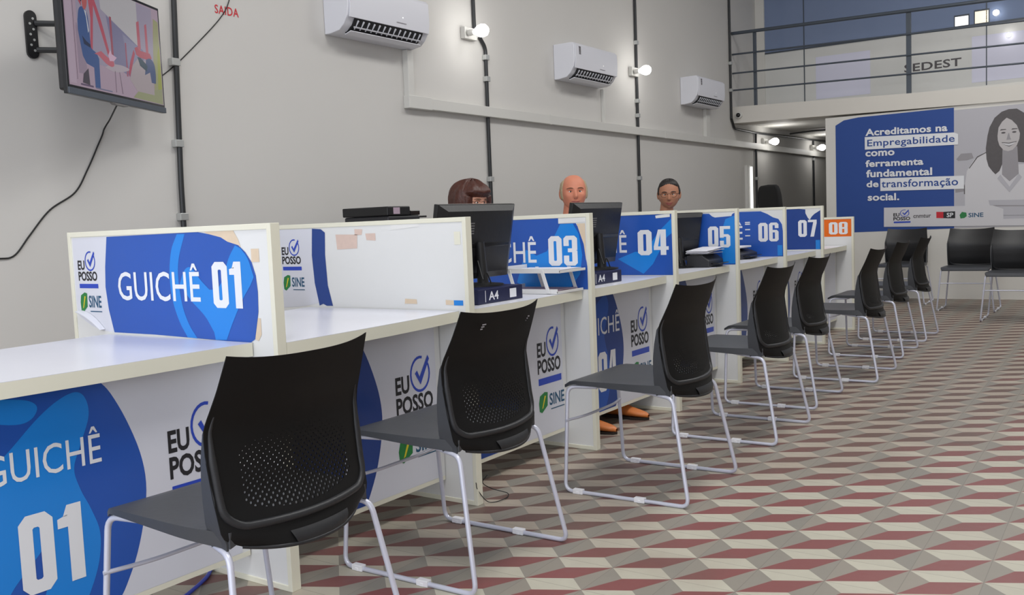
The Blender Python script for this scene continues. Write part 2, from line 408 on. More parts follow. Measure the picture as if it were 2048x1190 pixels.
# ================================================================== SETTING
WX = -2.27; YB = 9.79
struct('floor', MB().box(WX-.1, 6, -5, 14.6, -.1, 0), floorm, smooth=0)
struct('wall_left', MB().box(WX-.15, WX, -5, 14.6, 0, 4.8), wallm, smooth=0)
struct('wall_back', MB().box(-1.09, 6, YB, YB+.2, 0, 2.2), whitem, smooth=0)
struct('wall_far', MB().box(WX, 6, 14.3, 14.5, 0, 4.8), wallm, smooth=0)
struct('wall_right', MB().box(5.6, 5.75, -5, 14.5, 0, 4.8), wallm, smooth=0)
struct('ceiling', MB().box(WX-.1, 6, -5, 14.6, 4.8, 4.9), ceilm, smooth=0)
SH = lambda x: -.028*(x+2.25)
mb = MB(); b0, b1 = 2.245, 2.455
vs = []
for x in (WX, 5.6):
    for yy in (YB-.02, YB+.35):
        for z in (b0+(SH(x) if x < 2 else -.12), b1+(SH(x) if x < 2 else -.22)): vs.append((x, yy, z))
mb.add(vs, [(0, 1, 3, 2), (4, 6, 7, 5), (0, 4, 5, 1), (2, 3, 7, 6), (1, 5, 7, 3), (0, 2, 6, 4)])
struct('trim_1', mb, beamm, smooth=0, label='cream beam across the edge of the mezzanine')
struct('ceiling_mezzanine', MB().box(WX, 5.6, YB+.2, 14.3, 2.27, 2.42), whitem, smooth=0)

# unseen fill lamps added on the ceiling to light the hall (their light is set at the top of the script)
for i, yy in enumerate((-1.2, 1.8, 4.8, 7.8)):
    t = thing('ceiling_light', ['square ceiling lamp nearest the shopfront', 'square ceiling lamp, second from the shopfront', 'square ceiling lamp, third from the shopfront', 'square ceiling lamp nearest the mezzanine'][i], 'ceiling lamp', (1.2, yy, 4.8), 'square ceiling lamps')
    build('lamp_frame', MB().box(.55, 1.85, yy-.65, yy+.65, 4.74, 4.8), whitem, t, smooth=0)
    build('diffuser', MB().box(.6, 1.8, yy-.6, yy+.6, 4.73, 4.74), tubem, t, smooth=0)

# ================================================================== DIVIDERS AND DESKS
P = .9585
names = ['01', '02', '03', '04', '05', '06', '07', '08']
def divider(i):
    y1 = P*i; y0 = y1-.036; H = 1.125 if i < 7 else 1.02; D = 1.072
    x0, x1 = -D, 0.0
    t = thing('booth_divider', DLAB[i], 'booth divider', (-.5, y1-.018, 0), 'white dividers between the service desks')
    build('panel', MB().box(x0+.018, x1-.018, y0+.004, y1-.004, .018, H-.018), mdf, t, smooth=0)
    build('front_post', MB().box(x1-.0182, x1, y0, y1, 0, H), mdfe, t, bevel=.0015, smooth=0)
    build('rear_post', MB().box(x0, x0+.0182, y0, y1, 0, H), mdfe, t, bevel=.0015, smooth=0)
    build('top_rail', MB().box(x0+.018, x1-.018, y0, y1, H-.018, H), mdfe, t, bevel=.0015, smooth=0)
    build('bottom_rail', MB().box(x0+.018, x1-.018, y0, y1, 0, .018), mdfe, t, bevel=.0015, smooth=0)
    return t
DLAB = ['white booth divider with the blue GUICHÊ 01 sign, nearest the camera',
        'white booth divider whose sign is mostly torn away, leaving a blue strip',
        'white booth divider with a blue sign ending in 03',
        'white booth divider with a blue sign ending in 04',
        'white booth divider with a blue sign ending in 05',
        'white booth divider with a blue sign ending in 06',
        'white booth divider with a blue sign ending in 07',
        'low white divider with an orange 08 sign, last of the row']
def arc_pts(ca, cb, r, sy, a0, a1, n=16):
    return [(ca+r*math.cos(math.radians(a0+(a1-a0)*k/n)), cb+r*sy*math.sin(math.radians(a0+(a1-a0)*k/n))) for k in range(n+1)]
def divider_sign(t, i):
    ys = P*i-.036+.004
    fn = lambda a, b, d: (a, ys-.0006-d, b)
    def part(name, mb, m, par=None): return build(name, mb, m, par or t, smooth=0, recalc=False)
    n = names[i]
    if i == 0:
        sheet = part('sign_sheet', flat(fn, [(-1.05, .885), (-1.045, 1.103), (-.83, 1.105), (-.862, .93), (-.852, .85), (-.83, .772), (-.90, .776), (-.96, .79), (-1.03, .82), (-1.045, .835)], .0002), vinylw)
        # curled lower corner of the sheet
        mb = MB(); mb.grid(lambda a, b: (-1.046+.145*b+.02*a, ys-.002-.016*math.sin(PI*a), .836-.058*b+.022*a*math.sin(PI*(.15+.8*b))), 8, 10)
        part('curled_corner', mb, vinylw, sheet)
        blue = part('blue_field', flat(fn, [(-.834, 1.104), (-.855, 1.0), (-.862, .93), (-.852, .85), (-.828, .772), (-.6, .772), (-.35, .767), (-.125, .762), (-.10, .775), (-.078, .86), (-.075, .92), (-.08, .97), (-.095, 1.01), (-.12, 1.04), (-.15, 1.062), (-.2, 1.074), (-.23, 1.088), (-.285, 1.099), (-.34, 1.107)], .0006), vblue)
        part('glue_residue', flat(fn, [(-.31, 1.107), (-.17, 1.107), (-.15, 1.08), (-.14, 1.055), (-.155, 1.045), (-.2, 1.068), (-.27, 1.09)], .0004), torn)
        part('glue_residue', flat(fn, [(-.10, .775), (-.082, .84), (-.07, .84), (-.07, .79), (-.085, .77)], .0004), torn)
        part('beige_patch', flat(fn, [(-.095, 1.05), (-.06, 1.05), (-.06, 1.01), (-.095, 1.01)], .0004), torn)
        cut = sma([(-.445, 1.103), (-.480, 1.05), (-.497, .97), (-.490, .89), (-.462, .82), (-.425, .769)])+sma([(-.375, .767), (-.412, .81), (-.440, .87), (-.452, .95), (-.445, 1.02), (-.405, 1.103)])
        part('light_blue_ring', flat(fn, cut, .001), vlight, blue)
        part('light_blue_tick', flat(fn, sma([(-.448, .94), (-.42, .985), (-.385, .995), (-.34, .955), (-.30, .925)])+sma([(-.262, .925), (-.23, .96), (-.20, 1.02), (-.165, 1.062)])+sma([(-.14, 1.052), (-.11, 1.02), (-.088, .965)])+sma([(-.105, .94), (-.15, .89), (-.20, .82), (-.232, .768)])+[(-.285, .766)]+sma([(-.29, .79), (-.33, .84), (-.39, .885)]), .0012), vlight, blue)
        part('lettering', text_mb('GUICHÊ', fn, -.785, -.345, .885, 1.008, .0018, .006, 1.02), white_ink, blue)
        part('number', number_mb(n, fn, -.282, -.142, .868, 1.012, .0018), white_ink, blue)
        logo_eu_posso(sheet, fn, -1.022, -.905, .925, 1.055, .0010, sine=(.838, .91))
    elif i == 1:
        sheet = part('sign_sheet', flat(fn, [(-1.045, .76), (-1.045, 1.104), (-.83, 1.104), (-.84, .97), (-.825, .85), (-.80, .785), (-.86, .775), (-.9, .768), (-.95, .764)], .0002), vinylw)
        part('blue_strip', flat(fn, [(-.828, 1.104), (-.838, .99), (-.83, .87), (-.808, .772), (-.785, .780), (-.765, .772), (-.728, .772), (-.752, .86), (-.758, .99), (-.752, 1.085), (-.775, 1.1)], .0006), vdark)
        logo_eu_posso(sheet, fn, -1.025, -.905, .925, 1.06, .0010, sine=(.835, .905))
        for pl in ([(-.69, 1.075), (-.565, 1.072), (-.57, 1.015), (-.685, 1.012)], [(-.58, 1.095), (-.535, 1.093), (-.54, 1.07), (-.58, 1.07)], [(-.52, 1.075), (-.465, 1.075), (-.465, 1.045), (-.515, 1.048)]):
            part('tape_mark', flat(fn, pl, .0004), stain)
        part('tape_strip', flat(fn, [(-.38, 1.085), (-.232, 1.095), (-.232, 1.117), (-.38, 1.112)], .0006), tape)
        part('sticker_scrap', flat(fn, [(-.325, .788), (-.26, .788), (-.262, .806), (-.322, .808)], .0006), torn)
        part('sticker_scrap', flat(fn, [(-.115, .787), (-.075, .787), (-.075, .804), (-.115, .806)], .0006), torn)
        part('blue_scrap', flat(fn, [(-.075, .785), (-.03, .785), (-.03, .805), (-.075, .805)], .0006), vlight)
        part('white_switch_plate', flat(fn, [(-.06, 1.07), (-.03, 1.07), (-.03, 1.02), (-.06, 1.02)], .0006), mdfe)
    elif i in (2, 3):
        L = -.86
        if i == 2: ol = [(L, .768), (-.02, .768), (-.02, .875), (-.035, .98), (-.05, 1.04), (-.075, 1.08), (-.17, 1.08), (-.17, 1.106), (L, 1.106)]
        else: ol = [(L, .768), (-.02, .768), (-.022, 1.106), (L, 1.106)]
        blue = part('sign_sheet', flat(fn, ol, .0004), vblue)
        part('white_sheet', flat(fn, [(-1.045, .768), (L, .768), (L-.03, .93), (L, 1.106), (-1.045, 1.106)], .0004), vinylw)
        part('light_blue_tick', flat(fn, [(-.42, .8), (-.36, .768), (-.27, .768), (-.12, .768), (-.06, .84), (-.045, .93), (-.06, 1.03), (-.09, 1.078), (-.16, 1.078), (-.19, 1.03), (-.24, .95), (-.30, .93), (-.36, .96)] if i == 2 else [(-.36, .86), (-.2, .775), (-.14, .83), (-.05, .98), (-.022, 1.0), (-.022, 1.08), (-.09, 1.02), (-.19, .90), (-.25, .9)], .0008), vlight, blue)
        part('lettering', text_mb('GUICHÊ', fn, -.72, -.30, .895, 1.025, .0014, .006, 1.02), white_ink, blue)
        part('number', number_mb(n, fn, -.23, -.07 if i == 2 else -.045, .88, 1.022, .0014), white_ink, blue)
        part('tape_strip', flat(fn, [(-.17, 1.082), (-.02, 1.085), (-.02, 1.106), (-.17, 1.104)] if i == 2 else [(-.115, 1.085), (-.03, 1.09), (-.03, 1.109), (-.118, 1.1)], .001), tape)
        if i == 2: part('glue_residue', flat(fn, [(-.07, 1.078), (-.025, 1.078), (-.025, .9), (-.035, .98)], .0006), torn)
    elif i in (4, 5, 6):
        if i == 4: ol = [(-.86, .768), (-.012, .768), (-.012, 1.102), (-.035, 1.09), (-.04, 1.078), (-.12, 1.074), (-.15, 1.072), (-.17, 1.08), (-.19, 1.098), (-.86, 1.104)]
        elif i == 5: ol = [(-.86, .768), (-.012, .768), (-.012, .9), (-.025, 1.0), (-.05, 1.04), (-.09, 1.053), (-.13, 1.078), (-.18, 1.1), (-.86, 1.106)]
        else: ol = [(-.86, .775), (-.02, .775), (-.02, 1.09), (-.07, 1.06), (-.09, 1.04), (-.105, 1.015), (-.12, 1.03), (-.14, 1.07), (-.14, 1.1), (-.2, 1.108), (-.86, 1.106)]
        blue = part('sign_sheet', flat(fn, ol, .0004), vblue if i < 6 else vdark)
        part('white_sheet', flat(fn, [(-1.045, .768), (-.86, .768), (-.89, .93), (-.86, 1.1), (-1.045, 1.1)], .0004), vinylw)
        part('light_blue_tick', flat(fn, [(-.1, .775), (-.02, .775), (-.02, 1.08), (-.08, 1.06), (-.12, .95)] if i == 4 else [(-.06, .775), (-.025, .775), (-.025, .85), (-.06, .85)], .0008), vlight, blue)
        if i != 6: part('lettering', text_mb('GUICHÊ' if i == 4 else 'GUICHÊ', fn, -.72, -.32, .895, 1.025, .0014, .006, 1.02), white_ink, blue)
        if i == 5:
            for k, z in enumerate((1.018, 1.005, .965, .92)): part('small_lettering', flat(fn, [(-.30, z), (-.262, z), (-.262, z+.008), (-.30, z+.008)], .0014), white_ink, blue)
        part('number', number_mb(n, fn, -.20, -.05, .878, 1.015, .0014), white_ink, blue)
    else:
        blue = part('sign_sheet', flat(fn, [(-.86, .845), (-.014, .845), (-.014, 1.0), (-.86, 1.0)], .0004), vorange)
        part('number', number_mb(n, fn, -.215, -.05, .865, .975, .0014), white_ink, blue)
for i in range(8): divider_sign(divider(i), i)

DKLAB = ['white service desk nearest the camera, its front panel reading GUICHÊ 01',
         'white service desk between the 01 divider and the torn-sign divider, bare top',
         'white service desk carrying the paper tray, under the 03 sign',
         'white service desk under the 04 sign with 04 on its front panel',
         'white service desk with paper heap, under the 05 sign',
         'white service desk with the low printer, under the 06 sign',
         'white service desk with an empty top, under the 07 sign',
         'white service desk with orange front panel band, under the 08 sign']
EDGE = [(-.15, -.11), (0.0, -.05), (-.03, -.05), (-.03, -.06), (-.03, -.06), (-.04, -.06), (-.04, -.06), (-.05, -.06)]
def desk(i):
    ya = P*(i-1)+.001; yb = P*i-.037; e0, e1 = EDGE[i]; dz = 0 if i < 7 else 0.0
    t = thing('service_desk', DKLAB[i], 'desk', (-.4, (ya+yb)/2, 0), 'white service desks in a row')
    ZT = .765
    # worktop, its front edge gently bowed
    n = 14; fr = []
    for k in range(n+1):
        s = k/n; fr.append((min(-.0195 if s > .96 and i != 1 else .0, e0+(e1-e0)*s+.012*math.sin(PI*s)), ya+(yb-ya)*s))
    poly = fr+[(-.868, yb), (-.80, ya)]
    build('worktop', MB().prism(poly, lambda a, b, z: (a, b, z), ZT-.0012, ZT), topm, t, smooth=0)
    build('worktop_edge', MB().prism(poly, lambda a, b, z: (a, b, z), ZT-.042, ZT-.0012), mdfe, t, smooth=0)
    px0, px1 = (-.195, -.182) if i == 0 else (-.172, -.155)
    zb, zt = .098, .722
    fp = lambda s: px0+(px1-px0)*s
    mb = MB(); vs = [(fp(0)-.018, ya, zb), (fp(0), ya, zb), (fp(0), ya, zt), (fp(0)-.018, ya, zt), (fp(1)-.018, yb, zb), (fp(1), yb, zb), (fp(1), yb, zt), (fp(1)-.018, yb, zt)]
    mb.add(vs, [(0, 1, 2, 3), (7, 6, 5, 4), (0, 4, 5, 1), (1, 5, 6, 2), (2, 6, 7, 3), (3, 7, 4, 0)])
    fpn = build('front_panel', mb, mdf, t, smooth=0)
    mb = MB(); zc = zb-.010
    vs = [(fp(0)-.0185, ya, zc), (fp(0)+.0006, ya, zc), (fp(0)+.0006, ya, zb+.006), (fp(0)-.0185, ya, zb+.006), (fp(1)-.0185, yb, zc), (fp(1)+.0006, yb, zc), (fp(1)+.0006, yb, zb+.006), (fp(1)-.0185, yb, zb+.006)]
    mb.add(vs, [(0, 1, 2, 3), (7, 6, 5, 4), (0, 4, 5, 1), (1, 5, 6, 2), (2, 6, 7, 3), (3, 7, 4, 0)])
    build('edge_strip', mb, mdfe, fpn, smooth=0)
    L = yb-ya
    # a runs 0..L along the panel, measured back from the divider it meets: a = y - yb (negative)
    fn = lambda a, b, d: (fp((a+L)/L)+.0006+d, yb+a, b)
    def part(name, mb, m, par=None): return build(name, mb, m, par or fpn, smooth=0, recalc=False)
    sheet = part('vinyl_sheet', flat(fn, [(-L, .106), (-.03, .106), (-.03, .718), (-L, .718)], .0002), vinylw)
    if i == 7:
        part('orange_field', flat(fn, [(-L, .106)]+arc_pts(-.8, .41, .32, 1.15, -52, 52)+[(-L, .718)], .0005), vrust, sheet)
        return
    m = vblue if i == 0 else vdark
    arc = [(-.45, .106), (-.425, .14), (-.385, .22), (-.355, .32), (-.343, .41), (-.355, .5), (-.39, .6), (-.43, .68), (-.46, .718)]
    if i >= 4: arc = [(a-.02, b) for a, b in arc]
    arc = sma(arc, 4)
    bl = part('blue_field', flat(fn, [(-L, .106)]+arc+[(-L, .718)], .0005), m, sheet)
    if i in (0, 3):
        lm = vlight if i == 0 else vblue
        part('light_blue_tick', flat(fn, sma([(-.80, .52), (-.72, .575), (-.64, .645), (-.58, .685), (-.53, .70), (-.503, .68), (-.497, .63), (-.525, .56), (-.548, .50), (-.535, .44), (-.51, .38), (-.49, .31), (-.50, .23), (-.535, .15), (-.57, .106)])+sma([(-.70, .106), (-.655, .18), (-.632, .26), (-.64, .32)])+sma([(-.66, .30), (-.74, .22), (-.80, .106)])+[(-L, .106), (-L, .44)], .0009), lm, bl)
        part('light_blue_arc', flat(fn, [(-L, .718)]+sma([(-.74, .718), (-.66, .702), (-.632, .68), (-.648, .652), (-.69, .645), (-.78, .668)])+[(-L, .66)], .001), lm, bl)
        part('lettering', text_mb('GUICHÊ', fn, -.775 if i == 0 else -.77, -.47 if i == 0 else -.385, .50, .60 if i == 0 else .615, .0016, .002, 1.02), white_ink, bl)
        part('number', number_mb(names[i], fn, -.705 if i == 0 else -.62, -.535 if i == 0 else -.425, .205, .41, .0016), white_ink, bl)
    elif i >= 4:
        part('lettering', text_mb('GUICHÊ', fn, -.89, -.50, .515, .62, .0016, .004, 1.02), white_ink, bl)
        part('number', number_mb(names[i], fn, -.72, -.54, .22, .42, .0016), white_ink, bl)
    lo = {0: (-.265, -.065), 1: (-.265, -.05), 2: (-.245, -.045), 3: (-.255, -.045)}.get(i, (-.25, -.05))
    logo_eu_posso(sheet, fn, lo[0], lo[1], .34 if i else .345, .60, .0009, sine=None if i in (0, 4, 5, 6) else (.21, .305))
for i in range(8): desk(i)

# ================================================================== VISITOR CHAIRS
def visitor_chair():
    t = thing('visitor_chair', '', 'chair', (0, 0, 0))
    # seat: front lip rolled down, slight dish
    def hw(s): return .232-.022*max(0, (s-.6)/.4)**2 if s > .15 else .232-.02*(1-s/.15)**2
    def seat_pt(s, q, low):
        u = -.262+.466*s; v = (q*2-1)*hw(s)
        z = .452-.014*math.exp(-((s-.55)/.3)**2)*(1-(q*2-1)**2)
        if s < .12: z -= .022*((.12-s)/.12)**2
        if low:
            edge = abs(q*2-1)
            z -= .012+.024*s*edge**3
        return (u, v, z)
    mb = MB(); nu, nv = 16, 14
    top = [seat_pt(i/(nu-1), j/(nv-1), 0) for i in range(nu) for j in range(nv)]
    bot = [seat_pt(i/(nu-1), j/(nv-1), 1) for i in range(nu) for j in range(nv)]
    fs = []
    for i in range(nu-1):
        for j in range(nv-1):
            a = i*nv+j; fs.append((a, a+nv, a+nv+1, a+1)); b = a+nu*nv; fs.append((b, b+1, b+nv+1, b+nv))
    ed = [i*nv for i in range(nu)]+[(nu-1)*nv+j for j in range(1, nv)]+[i*nv+nv-1 for i in range(nu-2, -1, -1)]+[j for j in range(nv-2, 0, -1)]
    for k in range(len(ed)): a, b = ed[k], ed[(k+1) % len(ed)]; fs.append((a, b, b+nu*nv, a+nu*nv))
    mb.add(top+bot, fs); build('seat', mb, seatm, t, world=False, smooth=50)
    # backrest shell
    def prof(tt):   # tt 0 bottom .. 1 top -> u, z
        K = [(0, .238, .412), (.12, .228, .458), (.3, .214, .525), (.5, .202, .612), (.60, .199, .668), (.67, .207, .697), (.85, .236, .755), (1, .266, .826)]
        for a, b in zip(K, K[1:]):
            if tt <= b[0]+1e-9:
                k = (tt-a[0])/(b[0]-a[0]); return a[1]+(b[1]-a[1])*k, a[2]+(b[2]-a[2])*k
    def wid(tt):
        w0 = .232-.022*max(0, (tt-.62)/.38)-.010*max(0, (.5-tt)/.5)
        if tt < .10: w0 -= .045*((.10-tt)/.10)**2
        return w0
    def S(q, tt, off=0):
        e = q*2-1; u, z = prof(tt); w0 = wid(tt)
        low = max(0, 1-tt/.32)**1.5
        u += .030*low*(1-e*e)
        z -= .022*max(0, 1-tt/.16)*(1-abs(e)**2.5)
        u -= .034*e*e*(1-.1*tt)
        z += .015*abs(e)**3*max(0, (tt-.7)/.3)
        return (u-off, e*w0, z)
    nq, nt = 21, 30
    A = [S(i/(nq-1), j/(nt-1), 0) for i in range(nq) for j in range(nt)]
    B = [S(i/(nq-1), j/(nt-1), .0028) for i in range(nq) for j in range(nt)]
    fs = []; NN = nq*nt
    for i in range(nq-1):
        for j in range(nt-1):
            a = i*nt+j; fs.append((a, a+nt, a+nt+1, a+1)); b = a+NN; fs.append((b, b+1, b+nt+1, b+nt))
    ed = [i*nt for i in range(nq)]+[(nq-1)*nt+j for j in range(1, nt)]+[i*nt+nt-1 for i in range(nq-2, -1, -1)]+[j for j in range(nt-2, 0, -1)]
    for k in range(len(ed)): a, b = ed[k], ed[(k+1) % len(ed)]; fs.append((a, b, b+NN, a+NN))
    mb = MB(); mb.add(A+B, fs); bk = build('backrest', mb, perf, t, world=False, smooth=50)
    # raised U-shaped rim round the lower half of the back, thinning upward
    path, rad = [], []
    for k in range(18): tt = .70-.46*k/17; path.append(S(.03, tt, .001)); rad.append(.002+.0075*min(1, k/8))
    for k in range(1, 7): a = PI/2*k/6; path.append(S(.03+.11*(1-math.cos(a)), .24-.115*math.sin(a), .001)); rad.append(.0098)
    for k in range(1, 14): q = .14+.72*k/14; path.append(S(q, .125-.006*math.sin(PI*k/14), .001)); rad.append(.0098)
    for k in range(0, 7): a = PI/2*(1-k/6); path.append(S(.97-.11*(1-math.cos(a)), .24-.115*math.sin(a), .001)); rad.append(.0098)
    for k in range(1, 18): tt = .24+.46*k/17; path.append(S(.97, tt, .001)); rad.append(.0098-.0075*max(0, (k-9)/8))
    mb = MB(); mb.tube(path, rad, 10); build('rim', mb, rimm, bk, world=False, smooth=70)
    # lower band below the rim with its grip recess
    mb = MB(); mb.tube([S(.01+.98*k/20, .004, .002) for k in range(21)], .005, 8); build('lower_band', mb, rimm, bk, world=False, smooth=70)
    mb = MB(); mb.grid(lambda a, b: tuple(Vector(S(.32+.42*a, .012+.055*b, -.002-.004*math.sin(PI*b)))), 14, 6); build('grip_lip', mb, rimm, bk, world=False)
    # side wings: the shell turns forward below the lumbar bend and meets the seat
    for sg in (-1, 1):
        q = 0 if sg < 0 else 1
        mb = MB(); rows = [(.66, .000), (.60, .010), (.50, .024), (.38, .038), (.26, .048), (.14, .056), (.04, .062), (0, .058)]
        o_, n_ = [], []
        for tt, wd in rows:
            p = S(q, max(tt, .06), 0); z = prof(tt)[1]
            o_.append((p[0], p[1], z)); n_.append((p[0]-wd, p[1]-sg*.004, z))
        vs = []
        for th in (0, -.006):
            for k in range(len(rows)): vs.append((o_[k][0], o_[k][1]+sg*th, o_[k][2])); vs.append((n_[k][0], n_[k][1]+sg*th, n_[k][2]))
        K = len(rows)*2; fs = []
        for k in range(len(rows)-1):
            a = 2*k; fs += [(a, a+1, a+3, a+2), (K+a, K+a+2, K+a+3, K+a+1), (a+1, K+a+1, K+a+3, a+3), (a, a+2, K+a+2, K+a)]
        fs += [(0, K, K+1, 1), (K-2, K-1, 2*K-1, 2*K-2)]
        mb.add(vs, fs); build('side_wing', mb, seatm, t, world=False, smooth=40)
    # sled legs
    for sg in (-1, 1):
        r = .0078
        pts = [(.05, sg*.19, .424), (.15, sg*.205, .412), (.210, sg*.218, .405), (.285, sg*.264, r), (-.245, sg*.264, r), (-.243, sg*.222, .425), (-.12, sg*.20, .426)]
        mb = MB(); mb.tube(rounded(pts, .035, 6), r, 10)
        lg = build('leg', mb, steel, t, world=False, smooth=60)
        for u in (-.185, .085):
            g = MB(); g.box(u-.022, u+.022, sg*.264-.011, sg*.264+.011, .0004, .020); g.box(u-.006, u+.006, sg*.264-.0125, sg*.264+.0125, .0004, .012)
            build('glide', g, glidem, lg, world=False, bevel=.002, smooth=0)
    mb = MB(); mb.tube(rounded([(-.243, -.245, .29), (-.215, -.13, .29), (-.215, .13, .29), (-.243, .245, .29)], .06), .006, 8)
    build('crossbar', mb, steel, t, world=False, smooth=60)
    mb = MB()
    for uu in (-.12, .05): mb.tube([(uu, -.19, .425), (uu, .19, .425)], .006, 8)
    build('seat_support', mb, steel, t, world=False, smooth=60)
    return t
chair0 = visitor_chair()
VCH = [((.300, -.430), -1.0, 'black perforated-back visitor chair nearest the camera, at the 01 desk'),
       ((.236, .465), 0, 'black perforated-back visitor chair at the second desk, below the torn divider sign'),
       ((.450, 1.507), 1, 'black perforated-back visitor chair before the 03 divider, third from the camera'),
       ((.447, 2.560), 0, 'black visitor chair fourth from the camera, before the 05 desk sign'),
       ((.385, 3.430), 0, 'black visitor chair fifth from the camera, tucked closest to the desks'),
       ((.495, 4.360), 0, 'black visitor chair sixth from the camera, in front of the 08 sign'),
       ((.440, 5.390), 0, 'black visitor chair seventh from the camera, second from the far end'),
       ((.430, 6.310), 0, 'black visitor chair at the far end of the row along the desks')]
for k, ((x, y), rz, lb) in enumerate(VCH):
    o = chair0 if k == 0 else copy_tree(chair0)
    o.location = (x, y, 0); o.rotation_euler = (0, 0, math.radians(rz)); o['label'] = lb; o['group'] = 'black visitor chairs lined up along the desks'
c2 = [o for o in bpy.data.objects if o.get('label', '').startswith('black perforated-back visitor chair at the second desk')][0]
for v, wd in ((-.135, .020), (.115, .010)):
    mb = MB()
    for k in range(3): mb.add([(.2545-.0042*k+.001, v+a, z) for a, z in ((0, .792-k*.007), (wd-.004*k, .792-k*.007), (wd-.004*k, .7955-k*.007), (0, .7955-k*.007))], [(0, 1, 2, 3)])
    build('printed_label', mb, phot4, c2, world=False, smooth=0)
# local -u (front) is -x; chairs against the banner wall face the camera side (-y): rotate +90
BCH = [((-.10, 9.25), 90, 'black chair against the banner wall, left one of three, half hidden by the row'),
       ((.66, 8.62), 90, 'black chair below the banner, middle one of three facing the room'),
       ((1.17, 7.80), 90, 'black chair below the banner, rightmost and cut by the picture edge')]
for (x, y), rz, lb in BCH:
    o = copy_tree(chair0)
    for ch in o.children:
        if ch.name.startswith('backrest'): ch.material_slots[0].link = 'OBJECT'; ch.material_slots[0].material = black_pl
    o.location = (x, y, 0); o.rotation_euler = (0, 0, math.radians(rz)); o['label'] = lb; o['group'] = 'black chairs facing the room below the banner'

# ================================================================== THINGS ON THE DESKS
def monitor(x, y, z, lab, w=.56, h=.33, tilt=10, rz=0, gap=.0):
    t = thing('computer_monitor', lab, 'monitor', (x, y, z), 'black monitors on the service desks', math.radians(rz))
    zc = h/2+.055+gap; c, s = math.cos(math.radians(tilt)), math.sin(math.radians(tilt))
    def T(a, b, d): return (.02+d*c+b*s, a, zc+b*c-d*s)          # a across, b up, d out of the back (+x)
    mb = MB(); mb.prism([(-w/2, -h/2), (w/2, -h/2), (w/2, h/2), (-w/2, h/2)], T, -.022, .0); build('bezel', mb, black_gl, t, world=False, bevel=.003, smooth=0)
    mb = MB(); n = 4
    A = [T(a, b, .0) for a, b in ((-w/2, -h/2), (w/2, -h/2), (w/2, h/2), (-w/2, h/2))]; B = [T(a, b, .022) for a, b in ((-w*.42, -h*.40), (w*.42, -h*.40), (w*.42, h*.42), (-w*.42, h*.42))]
    mb.add(A+B, [(3, 2, 1, 0), (4, 5, 6, 7), (0, 1, 5, 4), (1, 2, 6, 5), (2, 3, 7, 6), (3, 0, 4, 7)]); sh = build('rear_shell', mb, black_pl, t, world=False, bevel=.004, smooth=0)
    mb = MB(); mb.prism([(-w*.41, -h*.06), (w*.41, -h*.06), (w*.41, h*.0), (-w*.41, h*.0)], T, .0, .024); build('rear_ridge', mb, black_gl, sh, world=False, bevel=.003, smooth=0)
    mb = MB()
    for k in range(5): mb.prism([(-w*.20, h*.12+k*.011), (-w*.08, h*.12+k*.011), (-w*.08, h*.12+.005+k*.011), (-w*.20, h*.12+.005+k*.011)], T, .0215, .0226)
    build('rear_label', mb, grey_m, sh, world=False, smooth=0)
    mb = MB(); mb.prism([(-w/2+.012, -h/2+.018), (w/2-.012, -h/2+.018), (w/2-.012, h/2-.012), (-w/2+.012, h/2-.012)], T, -.0225, -.0222); build('screen', mb, black_gl, t, world=False, smooth=0)
    mb = MB(); mb.tube([(.055, 0, .008), (.05, 0, .12+gap), (.045, 0, zc)], [.026, .022, .02], 12); build('stand', mb, black_pl, t, world=False)
    mb = MB(); mb.lathe([(.001, 0), (.11, 0), (.11, .006), (.06, .012), (.001, .014)], (.03, 0, 0), n=28); build('base', mb, black_pl, t, world=False)
    mb = MB(); mb.tube(smooth_path([(.06, -.04, zc-.08), (.10, -.06, zc-.16), (.11, -.05, .06), (.12, -.03, .012)]), .003, 6); build('cable', mb, cablem, t, world=False)
    return t
def ream(x0, x1, y0, y1, z, lab, n=1, label='A4'):
    t = thing('paper_ream', lab, 'ream of paper', ((x0+x1)/2, (y0+y1)/2, z), 'navy reams under the monitors')
    build('wrapper', MB().box(x0, x1, y0, y1, z+.0005, z+.062), navy, t, bevel=.003, smooth=0)
    fn = lambda a, b, d: (x1+.0006+d, a, b)
    build('lettering', text_mb(label, fn, y0+.075, y0+.145, z+.014, z+.05, .0003, .02), white_ink, t, smooth=0, recalc=False)
    build('white_stripe', flat(fn, [(y0+.05, z+.008), (y0+.054, z+.008), (y0+.054, z+.056), (y0+.05, z+.056)], 0), white_ink, t, smooth=0, recalc=False)
    build('white_label', flat(fn, [(y1-.10, z+.012), (y1-.05, z+.012), (y1-.05, z+.05), (y1-.10, z+.05)], 0), white_ink, t, smooth=0, recalc=False)
    fy = lambda a, b, d: (a, y1+.0006+d, b)
    return t
ZT = .765
ream(-.335, -.105, 1.125, 1.455, ZT, 'dark navy A4 paper ream under the monitor on the 03 desk')
ream(-.355, -.125, 2.10, 2.43, ZT, 'dark navy paper ream under the monitor on the 04 desk')
monitor(-.29, 1.345, ZT+.0625, 'large black monitor rising above the torn-sign divider', w=.56, h=.33, gap=-.03)
monitor(-.30, 2.44, ZT+.0625, 'black monitor standing above the 03 divider, before the bald man', w=.54, h=.33, gap=-.03)
monitor(-.33, 3.55, ZT, 'black monitor half hidden behind the 04 divider', w=.50, h=.31, gap=-.02, rz=-14)

